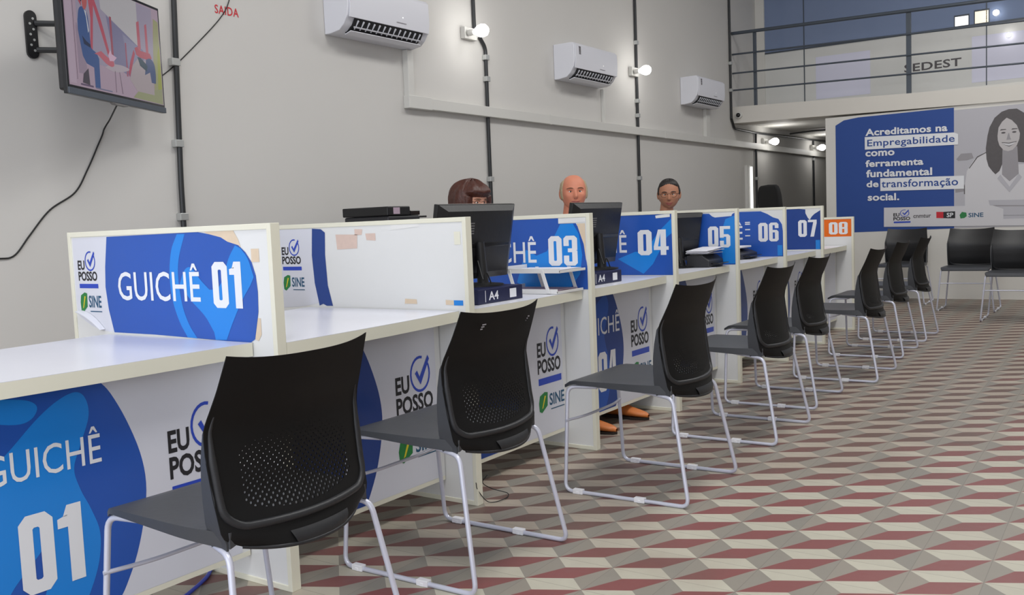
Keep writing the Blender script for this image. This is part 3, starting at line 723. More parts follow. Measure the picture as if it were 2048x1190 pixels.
# two-tier white document tray on desk 3
t = thing('document_tray', 'white two-tier document tray with papers, below the 03 number', 'document tray', (-.19, 1.755, ZT))
for z, nm in ((ZT+.001, 'lower_tier'), (ZT+.095, 'upper_tier')):
    mb = MB(); o = .015 if z > .8 else 0
    mb.box(-.37+o, -.04+o, 1.64, 1.875, z, z+.004); mb.box(-.37+o, -.04+o, 1.64, 1.644, z+.003, z+.022); mb.box(-.044+o, -.04+o, 1.64, 1.875, z+.003, z+.012); mb.box(-.37+o, -.366+o, 1.64, 1.875, z+.003, z+.03)
    build(nm, mb, tape, t, bevel=.001, smooth=0)
for x, d in ((-.10, .035), (-.28, .035)):
    for y in (1.632, 1.8765):
        mb = MB(); mb.prism([(x-d*.5-.009, ZT+.112), (x-d*.5+.009, ZT+.112), (x+d*.5+.009, ZT+.004), (x+d*.5-.009, ZT+.004)], lambda a, b, c: (a, c, b), y, y+.005); build('support_arm', mb, tape, t, bevel=.001, smooth=0)
for (a, b, c, d, z, m, lb) in ((-.33, -.04, 1.652, 1.862, ZT+.1, paper, 'loose white papers on the upper tier of the tray'), (-.35, -.06, 1.652, 1.862, ZT+.006, pinkp, 'pinkish papers in the lower tier of the tray')):
    mb = MB()
    for k in range(5):
        s = random.uniform(-.008, .008); mb.box(a+s, b+s, c-s, d-abs(s), z+k*.002, z+k*.002+.0016)
    tag(build('paper_stack', mb, m, smooth=0), lb, 'papers')
# desk 5: scanner-like tray with a heap of papers; desk 6: low printer
def small_printer(x, y, lab, w, d, h, m):
    t = thing('desk_printer', lab, 'printer', (x, y, ZT))
    mb = MB(); mb.prism([(-d/2, 0), (d/2, 0), (d/2, h*.55), (d*.2, h), (-d/2, h)], lambda a, b, c: (x+a, y+c, ZT+.001+b), -w/2, w/2); build('body', mb, m, t, bevel=.006, smooth=0)
    mb = MB(); mb.box(x-d*.4, x+d*.15, y-w*.42, y+w*.42, ZT+h+.0015, ZT+h+.008); build('lid', mb, grey_m, t, bevel=.002, smooth=0)
    mb = MB(); mb.box(x+d/2-.004, x+d/2+.05, y-w*.36, y+w*.36, ZT+.02, ZT+.026); build('output_tray', mb, black_gl, t, bevel=.002, smooth=0)
    return t
small_printer(-.165, 3.655, 'small dark printer under a heap of papers on the 05 desk', .24, .15, .075, printer_m)
mb = MB(); rng = random.Random(3)
for k in range(4):
    a = rng.uniform(-.12, .12); c, s = math.cos(a), math.sin(a); z = ZT+.086+k*.006; cx, cy = -.165+rng.uniform(-.01, .01), 3.65+rng.uniform(-.02, .02)
    vs = []
    for zz in (z, z+.003):
        for (u, v) in ((-.075, -.11), (.075, -.11), (.075, .11), (-.075, .11)): vs.append((cx+u*c-v*s, cy+u*s+v*c, zz+.012*(v+.14)/.28*(k % 3)))
    mb.add(vs, [(0, 3, 2, 1), (4, 5, 6, 7), (0, 1, 5, 4), (1, 2, 6, 5), (2, 3, 7, 6), (3, 0, 4, 7)])
tag(build('paper_stack', mb, paper, smooth=0), 'untidy heap of white sheets on the printer before the 05', 'papers')
small_printer(-.33, 4.56, 'low dark printer with grey end, before the 06 number', .34, .26, .07, printer_m)
mb = MB(); mb.box(-.42, -.22, 4.40, 4.66, ZT+.0795, ZT+.092); tag(build('paper_stack', mb, paper, smooth=0, bevel=.002), 'neat white stack of paper on the low printer by the 06', 'papers')

# ================================================================== PRINTER ON A CABINET BY THE WALL
t = thing('storage_cabinet', 'low grey cabinet by the wall carrying the black printer', 'cabinet', (-1.83, 2.45, 0))
build('body', MB().box(-2.15, -1.60, 2.03, 2.90, .03, .985), grey_m, t, bevel=.003, smooth=0)
for ya, yb in ((2.04, 2.46), (2.47, 2.89)):
    d = build('door', MB().box(-1.598, -1.582, ya, yb, .05, .97), grey_m, t, bevel=.002, smooth=0)
    build('handle', MB().box(-1.582, -1.57, yb-.05 if ya < 2.2 else ya+.04, yb-.04 if ya < 2.2 else ya+.05, .45, .60), clampm, d, smooth=0)
t = thing('multifunction_printer', 'black multifunction printer seen above the torn-sign divider, by the wall', 'printer', (-1.83, 2.42, .986))
build('body', MB().box(-2.03, -1.66, 2.36, 2.66, .987, 1.165), printer_m, t, bevel=.01, smooth=0)
build('scanner_lid', MB().box(-2.035, -1.655, 2.35, 2.56, 1.166, 1.222), black_pl, t, bevel=.006, smooth=0)
build('paper_tray', MB().box(-1.98, -1.72, 2.661, 2.80, 1.15, 1.163), black_gl, t, bevel=.003, smooth=0)
build('control_panel', MB().box(-1.80, -1.66, 2.565, 2.66, 1.166, 1.195), black_gl, t, bevel=.004, smooth=0)
build('pink_label', MB().box(-1.6545, -1.6535, 2.40, 2.46, 1.175, 1.215), pinkp, t, smooth=0)

# ================================================================== WALL FITTINGS
def air_conditioner(y0, lab):
    L = .82; z0, z1 = 2.355, 2.665
    t = thing('air_conditioner', lab, 'air conditioner', (WX, y0+L/2, z0), 'white split air conditioners on the wall')
    prof = [(0, z0), (.05, z0), (.13, z0+.012), (.17, z0+.045), (.205, z0+.10), (.215, z0+.16), (.212, z1-.02), (.195, z1), (0, z1)]
    fn = lambda a, b, y: (WX+.002+a, y, b)
    build('body', MB().prism(prof, fn, y0, y0+L), acw, t, bevel=.004, smooth=40)
    fp_ = [(.2065, z0+.085), (.2155, z0+.16), (.2125, z1-.02), (.220, z1-.02), (.224, z0+.16), (.215, z0+.085)]
    fr = build('front_cover', MB().prism(fp_, fn, y0+.012, y0+L-.012), acw, t, bevel=.002, smooth=40)
    # dark outlet slot with vanes and a swing flap
    sl = [(.112, z0+.008), (.172, z0+.043), (.204, z0+.092), (.210, z0+.088), (.180, z0+.036), (.118, z0+.0)]
    vent = build('air_outlet', MB().prism(sl, fn, y0+.07, y0+L-.07), acdark, t, smooth=0)
    mb = MB(); n = 13
    for k in range(n):
        yy = y0+.10+(L-.2)*k/(n-1)
        mb.prism([(.16, z0+.030), (.205, z0+.075), (.212, z0+.068), (.168, z0+.022)], fn, yy-.003, yy+.003)
    mb.prism([(.178, z0+.032), (.184, z0+.038), (.190, z0+.034), (.184, z0+.028)], fn, y0+.08, y0+L-.08)
    build('vanes', mb, acw, vent, smooth=0)
    build('swing_flap', MB().prism([(.12, z0-.004), (.172, z0+.012), (.174, z0+.007), (.122, z0-.009)], fn, y0+.06, y0+L-.06), acw, t, bevel=.001, smooth=0)
    build('indicator_light', MB().box(WX+.222, WX+.2262, y0+.52, y0+.527, z0+.15, z0+.157), whiteglow, fr, smooth=0)
    mb = MB()
    for k in range(6): mb.box(WX+.219, WX+.2275, y0+.075, y0+.105, z1-.04-k*.012, z1-.033-k*.012)
    build('energy_label', mb, phot3, fr, smooth=0)
    fb = lambda a, b, d: (WX+.2245+d, a, b)
    mb = MB(); mb.box(WX+.2235, WX+.2248, y0+.46, y0+.56, z0+.115, z0+.119); build('emblem', mb, phot4, fr, smooth=0)
    return t
air_conditioner(2.52, 'white split air conditioner nearest, cut by the top picture edge')
air_conditioner(5.37, 'white split air conditioner in the middle of the wall, between two lit bulbs')
air_conditioner(8.15, 'white split air conditioner farthest away, next to the mezzanine')

t = thing('cable_trunking', 'long white cable trunking running along the wall below the air conditioners', 'cable trunking', (WX, 8, 1.94))
build('main_run', MB().box(WX+.001, WX+.055, 3.37, 14.25, 1.945, 2.025), ductm, t, bevel=.003, smooth=0)
build('corner_piece', MB().box(WX+.001, WX+.058, 3.27, 3.53, 1.94, 2.032), ductm, t, bevel=.004, smooth=0)
build('riser', MB().box(WX+.001, WX+.05, 3.28, 3.345, 2.03, 2.353), ductm, t, bevel=.003, smooth=0)
build('riser', MB().box(WX+.001, WX+.03, 6.24, 6.28, 2.026, 2.353), ductm, t, bevel=.003, smooth=0)
build('riser', MB().box(WX+.001, WX+.045, 8.80, 8.92, 2.026, 2.353), ductm, t, bevel=.003, smooth=0)
for y in (5.2, 7.6, 9.05, 11): build('joint_cover', MB().box(WX+.001, WX+.0575, y-.012, y+.012, 1.943, 2.027), ductm, t, smooth=0)

def wallside(pts): return [Vector((max(p[0], WX+.006), p[1], p[2])) for p in pts]
def conduit(paths, lab, clamps=(), r=.015, grp='charcoal conduits on the left wall'):
    p0 = paths[0][0]
    t = thing('wall_conduit', lab, 'conduit', (WX+.02, p0[1], p0[2]), grp)
    for p in paths:
        build('pipe', MB().tube(rounded([(WX+.02, a, b) if len(q) == 2 else q for q in p for a, b in [q[-2:]]] if len(p[0]) == 2 else p, .05), r, 10), conduitm, t, smooth=60)
    for (y, z) in clamps:
        mb = MB(); mb.box(WX+.001, WX+.04, y-.026, y+.026, z-.02, z+.02); build('clamp', mb, clampm, t, bevel=.003, smooth=0)
    return t
X = WX+.02
conduit([[(X, 1.325, 0), (X, 1.335, 1.4), (X, 1.37, 2.4), (X, 1.40, 4.8)]], 'charcoal conduit beside the television', [(1.345, 2.04), (1.332, 1.60), (1.33, 1.2)])
conduit([[(X, 4.28, 0), (X, 4.285, 1.94), (X, 4.29, 2.5), (X, 4.215, 2.57)], [(X, 4.15, 2.62), (X, 4.14, 4.8)]], 'charcoal conduit broken by the nearer lit bulb', [(4.29, 2.25), (4.285, 1.45), (4.29, 2.42)])
conduit([[(X, 6.99, 0), (X, 7.0, 2.2), (X, 7.02, 4.8)]], 'charcoal conduit behind the middle lit bulb', [(7.0, 2.15), (7.0, 2.30), (7.01, 2.9), (7.0, 1.5)])
conduit([[(X, 9.70, 2.30), (X, 9.70, 4.8)], [(X, 9.70, 2.30), (X, 9.80, 2.18), (X, 10.6, 2.17), (X, 14.2, 2.22)]], 'charcoal conduit beside the mezzanine beam, bending under it', [(9.70, 2.66), (9.70, 3.0)])
conduit([[(X, 10.6, 0), (X, 10.6, 2.17)]], 'charcoal conduit under the mezzanine beside the lit tube', [(10.6, 1.55)])
conduit([[(X, 13.3, 0), (X, 13.3, 2.2)]], 'charcoal conduit deepest under the mezzanine', [(13.3, 1.9)])
conduit([[(X+.03, 12.0, 2.23), (-1.9, 12.0, 2.245), (-.9, 12.2, 2.245)]], 'charcoal conduit crossing the underside of the mezzanine', (), .012)

def wall_bulb(y, z, lab, r=.05, sx=.0):
    t = thing('wall_bulb', lab, 'light bulb', (WX, y, z), 'lit bulbs on the wall')
    build('junction_box', MB().box(WX+.001, WX+.045, y-.03, y+.13, z-.04, z+.05), ductm, t, bevel=.004, smooth=0)
    build('socket', MB().lathe([(.022, 0), (.024, .02), (.02, .05)], (WX+.06, y, z), 'x', 14), ductm, t)
    pr = [(.018, 0), (.026, .02), (.044, .05), (.05, .08), (.044, .108), (.026, .126), (.004, .132)]
    build('bulb', MB().lathe([(a*r/.05, b) for a, b in pr], (WX+.108, y, z), 'x', 18), bulbm, t, smooth=80)
    l = bpy.data.lights.new('bulb_light', 'POINT'); l.energy = 3; l.shadow_soft_size = .05; l.color = (1, .98, .95)
    lo = bpy.data.objects.new('bulb_light', l); lo.location = (.32, 0, 0); lo.parent = t; COL.objects.link(lo)
    return t
wall_bulb(4.02, 2.57, 'lit bulb on the wall, the nearest, right of the large air conditioner')
wall_bulb(6.88, 2.585, 'lit bulb on the wall between the second and third air conditioners')
wall_bulb(10.9, 2.055, 'lit bulb under the mezzanine, beside the lit tube', .05)
wall_bulb(13.2, 2.07, 'lit bulb deepest under the mezzanine, at the column', .05)

t = thing('tube_lamp', 'vertical lit tube lamp on the wall under the mezzanine', 'tube lamp', (WX, 10.31, .9))
build('housing', MB().box(WX+.001, WX+.04, 10.19, 10.42, .55, 1.72), ductm, t, bevel=.003, smooth=0)
build('tube', MB().tube([(WX+.055, 10.31, .57), (WX+.055, 10.31, 1.70)], .014, 12), tubem, t)

# red SAIDA letters and the thin cables
fw = lambda a, b, d: (WX+.001+d, a, b)
tag(build('wall_lettering', text_mb('SAIDA', fw, 1.655, 1.825, 2.355, 2.405, .001, .012, 1.1), red_ink, smooth=0, recalc=False), 'small red SAIDA letters stuck on the wall', 'lettering')
tag(build('wall_cable', MB().tube(wallside(smooth_path([(-1.95, .78, 1.73), (-2.06, .83, 1.71), (-2.17, .88, 1.69), (WX+.008, .903, 1.65), (WX+.006, .86, 1.56), (WX+.006, .798, 1.445), (WX+.006, .723, 1.332), (WX+.006, .587, 1.247), (WX+.006, .479, 1.129), (WX+.006, .40, 1.038), (WX+.006, .329, 1.025), (WX+.006, .2, 1.04), (WX+.006, .05, 1.02)])), .004, 8), cablem, smooth=60), 'thin black cable hanging from the television down the wall', 'cable')
tag(build('wall_cable', MB().tube(wallside(smooth_path([(-2.12, 1.12, 1.90), (WX+.006, 1.22, 1.93), (WX+.006, 1.35, 2.02), (WX+.006, 1.52, 2.17), (WX+.006, 1.69, 2.335), (WX+.006, 1.76, 2.446), (WX+.006, 1.80, 2.6), (WX+.006, 1.85, 3.2)])), .0028, 8), cablem, smooth=60), 'thin cable rising from the television past the red letters', 'cable')
tag(build('floor_cable', MB().tube(smooth_path([(-.60, .06, .01), (-.45, .0, .008), (-.36, -.06, .007), (-.29, -.17, .007), (-.24, -.30, .007), (-.22, -.5, .007)]), .006, 8), bcable, smooth=60), 'blue cable on the floor under the nearest desk', 'cable')
tag(build('wire_loop', MB().tube(smooth_path([(.012, .90, .10), (-.002, .93, .06), (.018, .97, .006), (.05, 1.03, .006), (.02, 1.10, .006), (-.03, 1.06, .03), (-.03, 1.0, .07), (.006, .985, .11)]), .0018, 6), cablem, smooth=60), 'small loop of thin black wire at the foot of the torn-sign divider', 'wire')
t = thing('security_camera', 'small dome security camera at the left end of the mezzanine beam', 'security camera', (-2.18, YB-.02, 2.33))
build('housing', MB().lathe([(.045, 0), (.045, -.02), (.04, -.035), (.02, -.04)], (-2.17, YB-.021, 2.34), 'y', 18), ductm, t)
build('lens', MB().lathe([(.028, 0), (.027, -.012), (.018, -.024), (.004, -.03)], (-2.17, YB-.058, 2.34), 'y', 18), black_gl, t)

# ================================================================== TELEVISION
ang = math.atan2(.9, -.43)     # direction of the screen's width (near end -> far end)
TL, TH = .82, .535
t = thing('television', 'large flat television on a wall arm, screen showing a seated man in blue', 'television', (-1.75, .41, 1.735), None, ang)
# local: +x along width, +y = away from the wall side?  screen normal is local -y
def TV(a, b, d): return (a, -d, b)
R4 = lambda a0, a1, b0, b1: [(a0, b0), (a1, b0), (a1, b1), (a0, b1)]
build('bezel', MB().prism(R4(0, TL, 0, TH), TV, -.012, .010), black_gl, t, world=False, bevel=.003, smooth=0)
build('rear_shell', MB().prism(R4(.03, TL-.03, .02, TH-.04), TV, -.055, -.012), black_pl, t, world=False, bevel=.01, smooth=0)
build('lower_strip', MB().prism(R4(0, TL, 0, .028), TV, .010, .016), railm, t, world=False, bevel=.002, smooth=0)
build('brand_bump', MB().prism([(.36, -.008), (.46, -.008), (.48, .002), (.34, .002)], TV, -.01, .014), grey_m, t, world=False, smooth=0)
def emi(name, c, s=.62): return mat(name, (0.01, 0.01, 0.01, 1), .25, emit=c, es=s)
sc = build('screen', MB().prism(R4(.014, TL-.014, .04, TH-.014), TV, .010, .0112), emi('screen_mauve', lin(196, 172, 190)), t, world=False, smooth=0)
pic = [(R4(.02, .066, .05, .515), (206, 184, 202), .0), (R4(.10, .74, .16, .515), (178, 168, 190), .001),
       ([(.33, .40), (.64, .29), (.64, .20), (.52, .14), (.38, .17)], (142, 138, 172), .0015), ([(.46, .34), (.62, .29), (.62, .22), (.50, .16)], (158, 156, 186), .0018), ([(.28, .52), (.60, .52), (.60, .30), (.29, .42)], (208, 204, 208), .0022),
       ([(.185, .52), (.225, .52), (.232, .42), (.205, .22), (.185, .21), (.205, .36)], (204, 92, 110), .0024), (sma([(.225, .44), (.27, .34), (.325, .215)])+sma([(.345, .215), (.29, .36), (.24, .46)]), (204, 92, 110), .0026),
       (R4(.355, .372, .20, .40), (176, 92, 110), .0026), ([(.12, .52), (.14, .52), (.14, .40), (.12, .42)], (200, 84, 100), .0024), (R4(.475, .487, .14, .30), (176, 100, 124), .0026),
       ([(.59, .42), (.615, .43), (.618, .30), (.605, .27), (.59, .28)], (206, 108, 124), .0026), ([(.665, .42), (.685, .43), (.688, .28), (.665, .28)], (206, 108, 124), .0026), ([(.56, .29), (.585, .30), (.60, .285), (.70, .285), (.715, .265), (.70, .25), (.60, .25), (.57, .26)], (198, 86, 104), .0028),
       ([(.49, .16), (.515, .22), (.55, .28), (.56, .26), (.53, .2), (.50, .14)], (196, 80, 104), .003),
       ([(.72, .05), (.80, .045), (.80, .46), (.755, .47), (.735, .3)], (176, 176, 128), .0018), ([(.755, .05), (.80, .045), (.80, .35), (.775, .3)], (176, 182, 82), .002), ([(.52, .045), (.80, .042), (.80, .12), (.74, .11), (.66, .09), (.58, .09)], (168, 172, 130), .0022),
       ([(.50, .13), (.53, .20), (.58, .24), (.66, .24), (.72, .20), (.72, .08), (.56, .08)], (192, 178, 182), .0028), (sma([(.66, .25), (.70, .26), (.735, .24), (.745, .19), (.74, .14)])+[(.70, .14), (.69, .19), (.64, .17)], (72, 92, 138), .0032), ([(.58, .25), (.61, .25), (.67, .22), (.66, .19), (.60, .21)], (50, 78, 96), .0034),
       (sma([(.085, .30), (.095, .32), (.115, .27), (.135, .20), (.15, .14)])+[(.15, .10), (.09, .10)], (172, 152, 172), .003), ([(.12, .10), (.16, .13), (.165, .055), (.11, .06)], (80, 72, 84), .0032),
       (sma([(.105, .335), (.12, .385), (.15, .40), (.18, .375), (.188, .32), (.19, .26), (.195, .225), (.23, .21), (.25, .185)])+[(.245, .05), (.205, .05), (.205, .14), (.15, .15)]+sma([(.125, .18), (.112, .24), (.102, .29)]), (66, 98, 158), .0034),
       (sma([(.15, .395), (.165, .39), (.18, .41), (.186, .44), (.175, .465), (.15, .46), (.145, .43)]), (206, 104, 104), .0038), (sma([(.13, .43), (.14, .42), (.15, .44), (.17, .47), (.15, .49), (.13, .475)]), (44, 50, 66), .004), ([(.158, .39), (.172, .385), (.186, .30), (.178, .29), (.17, .36)], (226, 226, 234), .0040),
       ([(.13, .27), (.16, .25), (.19, .24), (.19, .225), (.14, .235)], (30, 44, 80), .0042), (sma([(.215, .205), (.25, .20), (.30, .175), (.345, .165), (.37, .175), (.36, .20), (.32, .205), (.27, .225)]), (214, 112, 128), .0042), ([(.325, .215), (.345, .245), (.355, .225), (.395, .215), (.37, .195), (.335, .19)], (236, 196, 222), .0046),
       (sma([(.29, .155), (.36, .145), (.44, .155), (.50, .175), (.44, .185), (.35, .18)]), (200, 186, 196), .0040), (R4(.372, .376, .05, .15), (110, 92, 110), .0042), ([(.41, .15), (.414, .15), (.43, .05), (.425, .05)], (110, 92, 110), .0042), (R4(.072, .0745, .07, .515), (84, 62, 84), .004), (R4(.095, .19, .048, .056), (110, 90, 120), .004), (R4(.21, .34, .046, .052), (130, 130, 160), .004)]
for k, (pl, c, d) in enumerate(pic):
    build('picture_patch', MB().add([TV(a, b, .0116+d*.25) for a, b in pl], [tuple(range(len(pl)))]), emi('screen_patch_%d' % k, lin(*c)), sc, world=False, smooth=0, recalc=False)
t2 = thing('television_bracket', 'black wall arm with slotted plate holding the television', 'wall bracket', (WX, .57, 2.08))
build('wall_plate', MB().prism(arc_pts(.565, 2.165, .028, 1, 0, 180, 8)+arc_pts(.565, 1.995, .028, 1, 180, 360, 8), lambda a, b, c: (WX+c, a, b), .001, .014), black_pl, t2, smooth=0)
mb = MB()
for k in range(7): mb.lathe([(.006, 0), (.006, .002)], (WX+.0145, .565+(-1)**k*.008, 2.005+k*.025), 'x', 10)
build('screw_holes', mb, clampm, t2, smooth=0)
for z in (2.01, 2.135): build('arm', MB().tube([(WX+.01, .585, z), (-2.08, .80, z), (-1.99, .78, z)], .014, 8), conduitm, t2)
build('tilt_head', MB().box(-2.02, -1.985, .72, .84, 1.95, 2.19), black_pl, t2, smooth=0)

# ================================================================== MEZZANINE
zr = lambda x, z: z-.022*(x+2.25)
t = thing('mezzanine_railing', 'slate-grey steel railing of tubes along the mezzanine edge', 'railing', (0, YB+.06, 2.42))
YR = YB+.05
for xx in (-1.975, -.14, 1.70, 3.5):
    wdt = .018 if xx < -1 else .026
    build('post', MB().box(xx-wdt, xx+wdt, YR-.02, YR+.02, zr(xx, 2.445), zr(xx, 3.40)), railm, t, bevel=.003, smooth=0)
for z, r in ((2.67, .011), (2.885, .011), (3.125, .012), (3.39, .022)):
    build('rail', MB().tube([(WX+.002, YR-.025, zr(WX, z)), (5.58, YR-.025, zr(5.58, z))], r, 10), railm, t, smooth=60)
YG = 10.75
for (x0, x1) in ((WX, -1.62), (-1.615, .55), (.555, 2.3), (2.305, 5.6)): pass
struct('partition_1', MB().box(WX, 5.6, YG, YG+.03, 2.42, 3.235), film, smooth=0, label='frosted grey lower band of the mezzanine partition')
struct('window_1', MB().box(WX+.12, 5.6, YG, YG+.02, 3.236, 4.8), blueglass, smooth=0, label='blue tinted glass of the mezzanine partition')
struct('trim_2', MB().box(WX, 5.6, YG-.012, YG, 3.225, 3.245), railm, smooth=0, label='dark strip between frosted band and blue glass')
struct('trim_3', MB().box(WX, WX+.12, YG-.03, YG+.02, 2.42, 4.8), whitem, smooth=0, label='white upright beside the blue glass')
for x in (-1.62, .56): struct('trim_4' if x < 0 else 'trim_5', MB().box(x-.006, x+.006, YG-.006, YG, 2.44, 4.79), railm, smooth=0, label='thin joint of the glass partition')
for x0, x1, lb in ((-1.47, -.78, 'pale lilac sheet on the partition, left of the grey lettering'), (.40, 1.9, 'pale lilac sheet on the partition, right of the grey lettering')):
    tag(build('paper_sheet', MB().box(x0, x1, YG-.004, YG-.001, 2.55, 3.10), film2, smooth=0), lb, 'sheet')
fg = lambda a, b, d: (a, YG-.001-d, b+.08*(a+.35)*.12)
tag(build('wall_lettering', text_mb('SEDEST', fg, -.37, .285, 2.765, 2.865, .001, .02, 1.05), phot3, smooth=0, recalc=False), 'grey SEDEST lettering on the mezzanine partition', 'lettering')
for x0, x1, z0, z1, m, lb in ((.215, .362, 3.25, 3.36, whiteglow, 'small bright white lit pane in the blue glass'), (.435, .58, 3.25, 3.39, warmglow, 'small warm yellow lit pane in the blue glass')):
    f = thing('lit_pane', lb, 'window pane', (x0, YG, z0))  # window reflection in the glass, put in as an emissive pane
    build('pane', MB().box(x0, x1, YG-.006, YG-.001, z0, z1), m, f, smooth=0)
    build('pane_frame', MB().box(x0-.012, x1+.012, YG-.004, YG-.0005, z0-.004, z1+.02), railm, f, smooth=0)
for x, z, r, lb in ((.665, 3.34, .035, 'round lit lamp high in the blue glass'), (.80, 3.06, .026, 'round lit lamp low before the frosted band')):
    f = thing('round_lamp', lb, 'lamp', (x, YG-.03, z))  # mirrored lamp in the partition, put in as a glowing disc
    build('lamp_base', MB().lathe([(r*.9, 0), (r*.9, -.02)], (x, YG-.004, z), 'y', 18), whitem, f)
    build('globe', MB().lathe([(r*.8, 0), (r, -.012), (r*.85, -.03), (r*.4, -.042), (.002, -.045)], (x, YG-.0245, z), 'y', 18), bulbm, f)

# ================================================================== BANNER
t = thing('wall_banner', 'large blue wall banner about employability with a printed smiling woman', 'banner', (0, YB-.002, .8))
fB = lambda a, b, d: (a, YB-.002-d*.6, b)
def bpart(name, pl, m, d, par=None): return build(name, flat(fB, pl, d), m, par or t, smooth=0, recalc=False)
bpart('blue_field', [(-.97, .796), (-.97, 2.10), (-.87, 2.155), (-.7, 2.175), (.347, 2.185), (.347, .815)], bannerb, .001)
ph = bpart('printed_photo', [(.347, .815), (1.9, .82), (1.9, 2.16), (.347, 2.155)], photog, .002)
bpart('printed_shelf', [(.36, 1.30), (.52, 1.32), (.52, 1.24), (.36, 1.22)], phot4, .003, ph)
bpart('printed_books', [(.37, 1.60), (.42, 1.66), (.53, 1.66), (.55, 1.60), (.48, 1.58), (.39, 1.58)], phot4, .003, ph)
bpart('printed_books', [(.45, 1.30), (.50, 1.30), (.50, 1.20), (.45, 1.20)], phot3, .004, ph)
bpart('printed_shirt', [(.46, 1.02), (.46, 1.30), (.48, 1.46), (.55, 1.58), (.66, 1.66), (.78, 1.5), (1.15, 1.5), (1.4, 1.4), (1.5, .95), (.7, .95)], phot2, .0046, ph)
bpart('printed_fold', [(.50, 1.49), (.585, 1.616), (.68, 1.662), (.68, 1.652), (.59, 1.604), (.507, 1.485)], phot3, .0052, ph)
bpart('printed_hair', [(.90, 2.112), (.83, 2.09), (.76, 2.03), (.71, 1.93), (.69, 1.84), (.673, 1.70), (.68, 1.58), (.70, 1.50), (.74, 1.44), (.77, 1.405), (.81, 1.44), (.85, 1.55), (1.05, 1.52), (1.12, 1.42), (1.18, 1.5), (1.16, 1.75), (1.13, 1.93), (1.06, 2.05), (.98, 2.11)], phot3, .006, ph)
bpart('printed_neck', [(.835, 1.40), (.91, 1.32), (1.0, 1.40), (.985, 1.70), (.84, 1.70)], phot4, .007, ph)
bpart('printed_face', [(.79, 1.83), (.80, 1.92), (.835, 1.98), (.88, 2.02), (.93, 1.99), (.98, 1.93), (1.01, 1.84), (1.005, 1.78), (.98, 1.71), (.94, 1.665), (.895, 1.652), (.85, 1.668), (.81, 1.72), (.793, 1.78)], phot5, .008, ph)
for ex in (.848, .955): bpart('printed_eye', arc_pts(ex, 1.858, .022, .45, 0, 330, 10), phot3, .009, ph)
for ex in (.845, .957): bpart('printed_brow', [(ex-.032, 1.885), (ex+.032, 1.888), (ex+.028, 1.896), (ex-.02, 1.899)], phot3, .009, ph)
bpart('printed_nose', [(.878, 1.778), (.926, 1.778), (.915, 1.80), (.905, 1.85), (.896, 1.85)], phot4, .009, ph)
bpart('printed_smile', [(.835, 1.748), (.87, 1.722), (.905, 1.712), (.94, 1.722), (.972, 1.75), (.905, 1.738)], phot2, .0095, ph)
bpart('printed_smile_line', [(.83, 1.755), (.905, 1.744), (.978, 1.757), (.978, 1.750), (.905, 1.735), (.835, 1.747)], phot3, .010, ph)
bpart('printed_smile_line', [(.848, 1.73), (.905, 1.702), (.96, 1.73), (.905, 1.710)], phot3, .010, ph)
bpart('printed_collar', [(.82, 1.40), (.91, 1.26), (1.0, 1.40), (1.03, 1.36), (.91, 1.20), (.79, 1.36)], photog, .0085, ph)
bpart('printed_papers', [(.70, 1.12), (1.5, 1.10), (1.5, .93), (.74, .95)], photog, .0085, ph)
bpart('printed_papers', [(.72, 1.05), (1.5, 1.02), (1.5, 1.03), (.72, 1.065)], phot4, .009, ph)
bpart('printed_folder', [(1.02, 1.45), (1.5, 1.5), (1.5, 1.95), (1.17, 1.9), (1.14, 1.6)], photb, .003, ph)
SL = -.030
for s, x0, x1, z0, z1, m, b in (('Acreditamos na', -.62, .28, 1.945, 2.028, white_ink, .032), ('Empregabilidade', -.60, .355, 1.795, 1.90, bannerb, .012), ('como', -.622, -.292, 1.70, 1.762, white_ink, .032),
                                ('ferramenta', -.622, .023, 1.575, 1.658, white_ink, .032), ('fundamental', -.615, .117, 1.452, 1.542, white_ink, .032), ('de', -.613, -.474, 1.333, 1.413, white_ink, .032),
                                ('transformação', -.441, .39, 1.305, 1.415, bannerb, .012), ('social.', -.60, -.243, 1.172, 1.258, white_ink, .032)):
    fS = lambda a, b, d: fB(a, b+SL*(a-(-.62))*.7, d)
    build('lettering', text_mb(s, fS, x0, x1, z0, z1, .013, b, 1.04), m, t, smooth=0, recalc=False)
bpart('white_box', [(-.628, 1.785), (.39, 1.765), (.39, 1.885), (.345, 1.905), (-.628, 1.934)], white_ink, .011)
bpart('white_box', [(-.455, 1.283), (.451, 1.262), (.451, 1.41), (-.455, 1.434)], white_ink, .011)
bx = bpart('logo_strip', [(-.418, .855), (1.9, .81), (1.9, .90), (.85, .905), (.85, 1.017), (.74, 1.062), (-.416, 1.083)], phot2, .012)
logo_eu_posso(bx, lambda a, b, d: fB(a, b, .014+d), -.31, -.12, .895, 1.05, 0)
build('logo_lettering', text_mb('cnmtur', fB, -.089, .103, .948, .99, .014, .02), phot3, bx, smooth=0, recalc=False)
bpart('red_emblem', [(.16, .94), (.235, .935), (.235, 1.008), (.16, 1.011)], red_ink, .014, bx); bpart('black_emblem', [(.235, .935), (.359, .93), (.359, 1.01), (.235, 1.008)], black_ink, .014, bx)
build('logo_lettering', text_mb('SP', fB, .27, .34, .945, .995, .016, .02), white_ink, bx, smooth=0, recalc=False)
bpart('leaf_emblem', [(.415, .925), (.455, .93), (.48, .95), (.475, .99), (.43, 1.0), (.405, .965)], green_ink, .014, bx)
build('logo_lettering', text_mb('SINE', fB, .497, .65, .935, .985, .014, .02), teal_ink, bx, smooth=0, recalc=False)

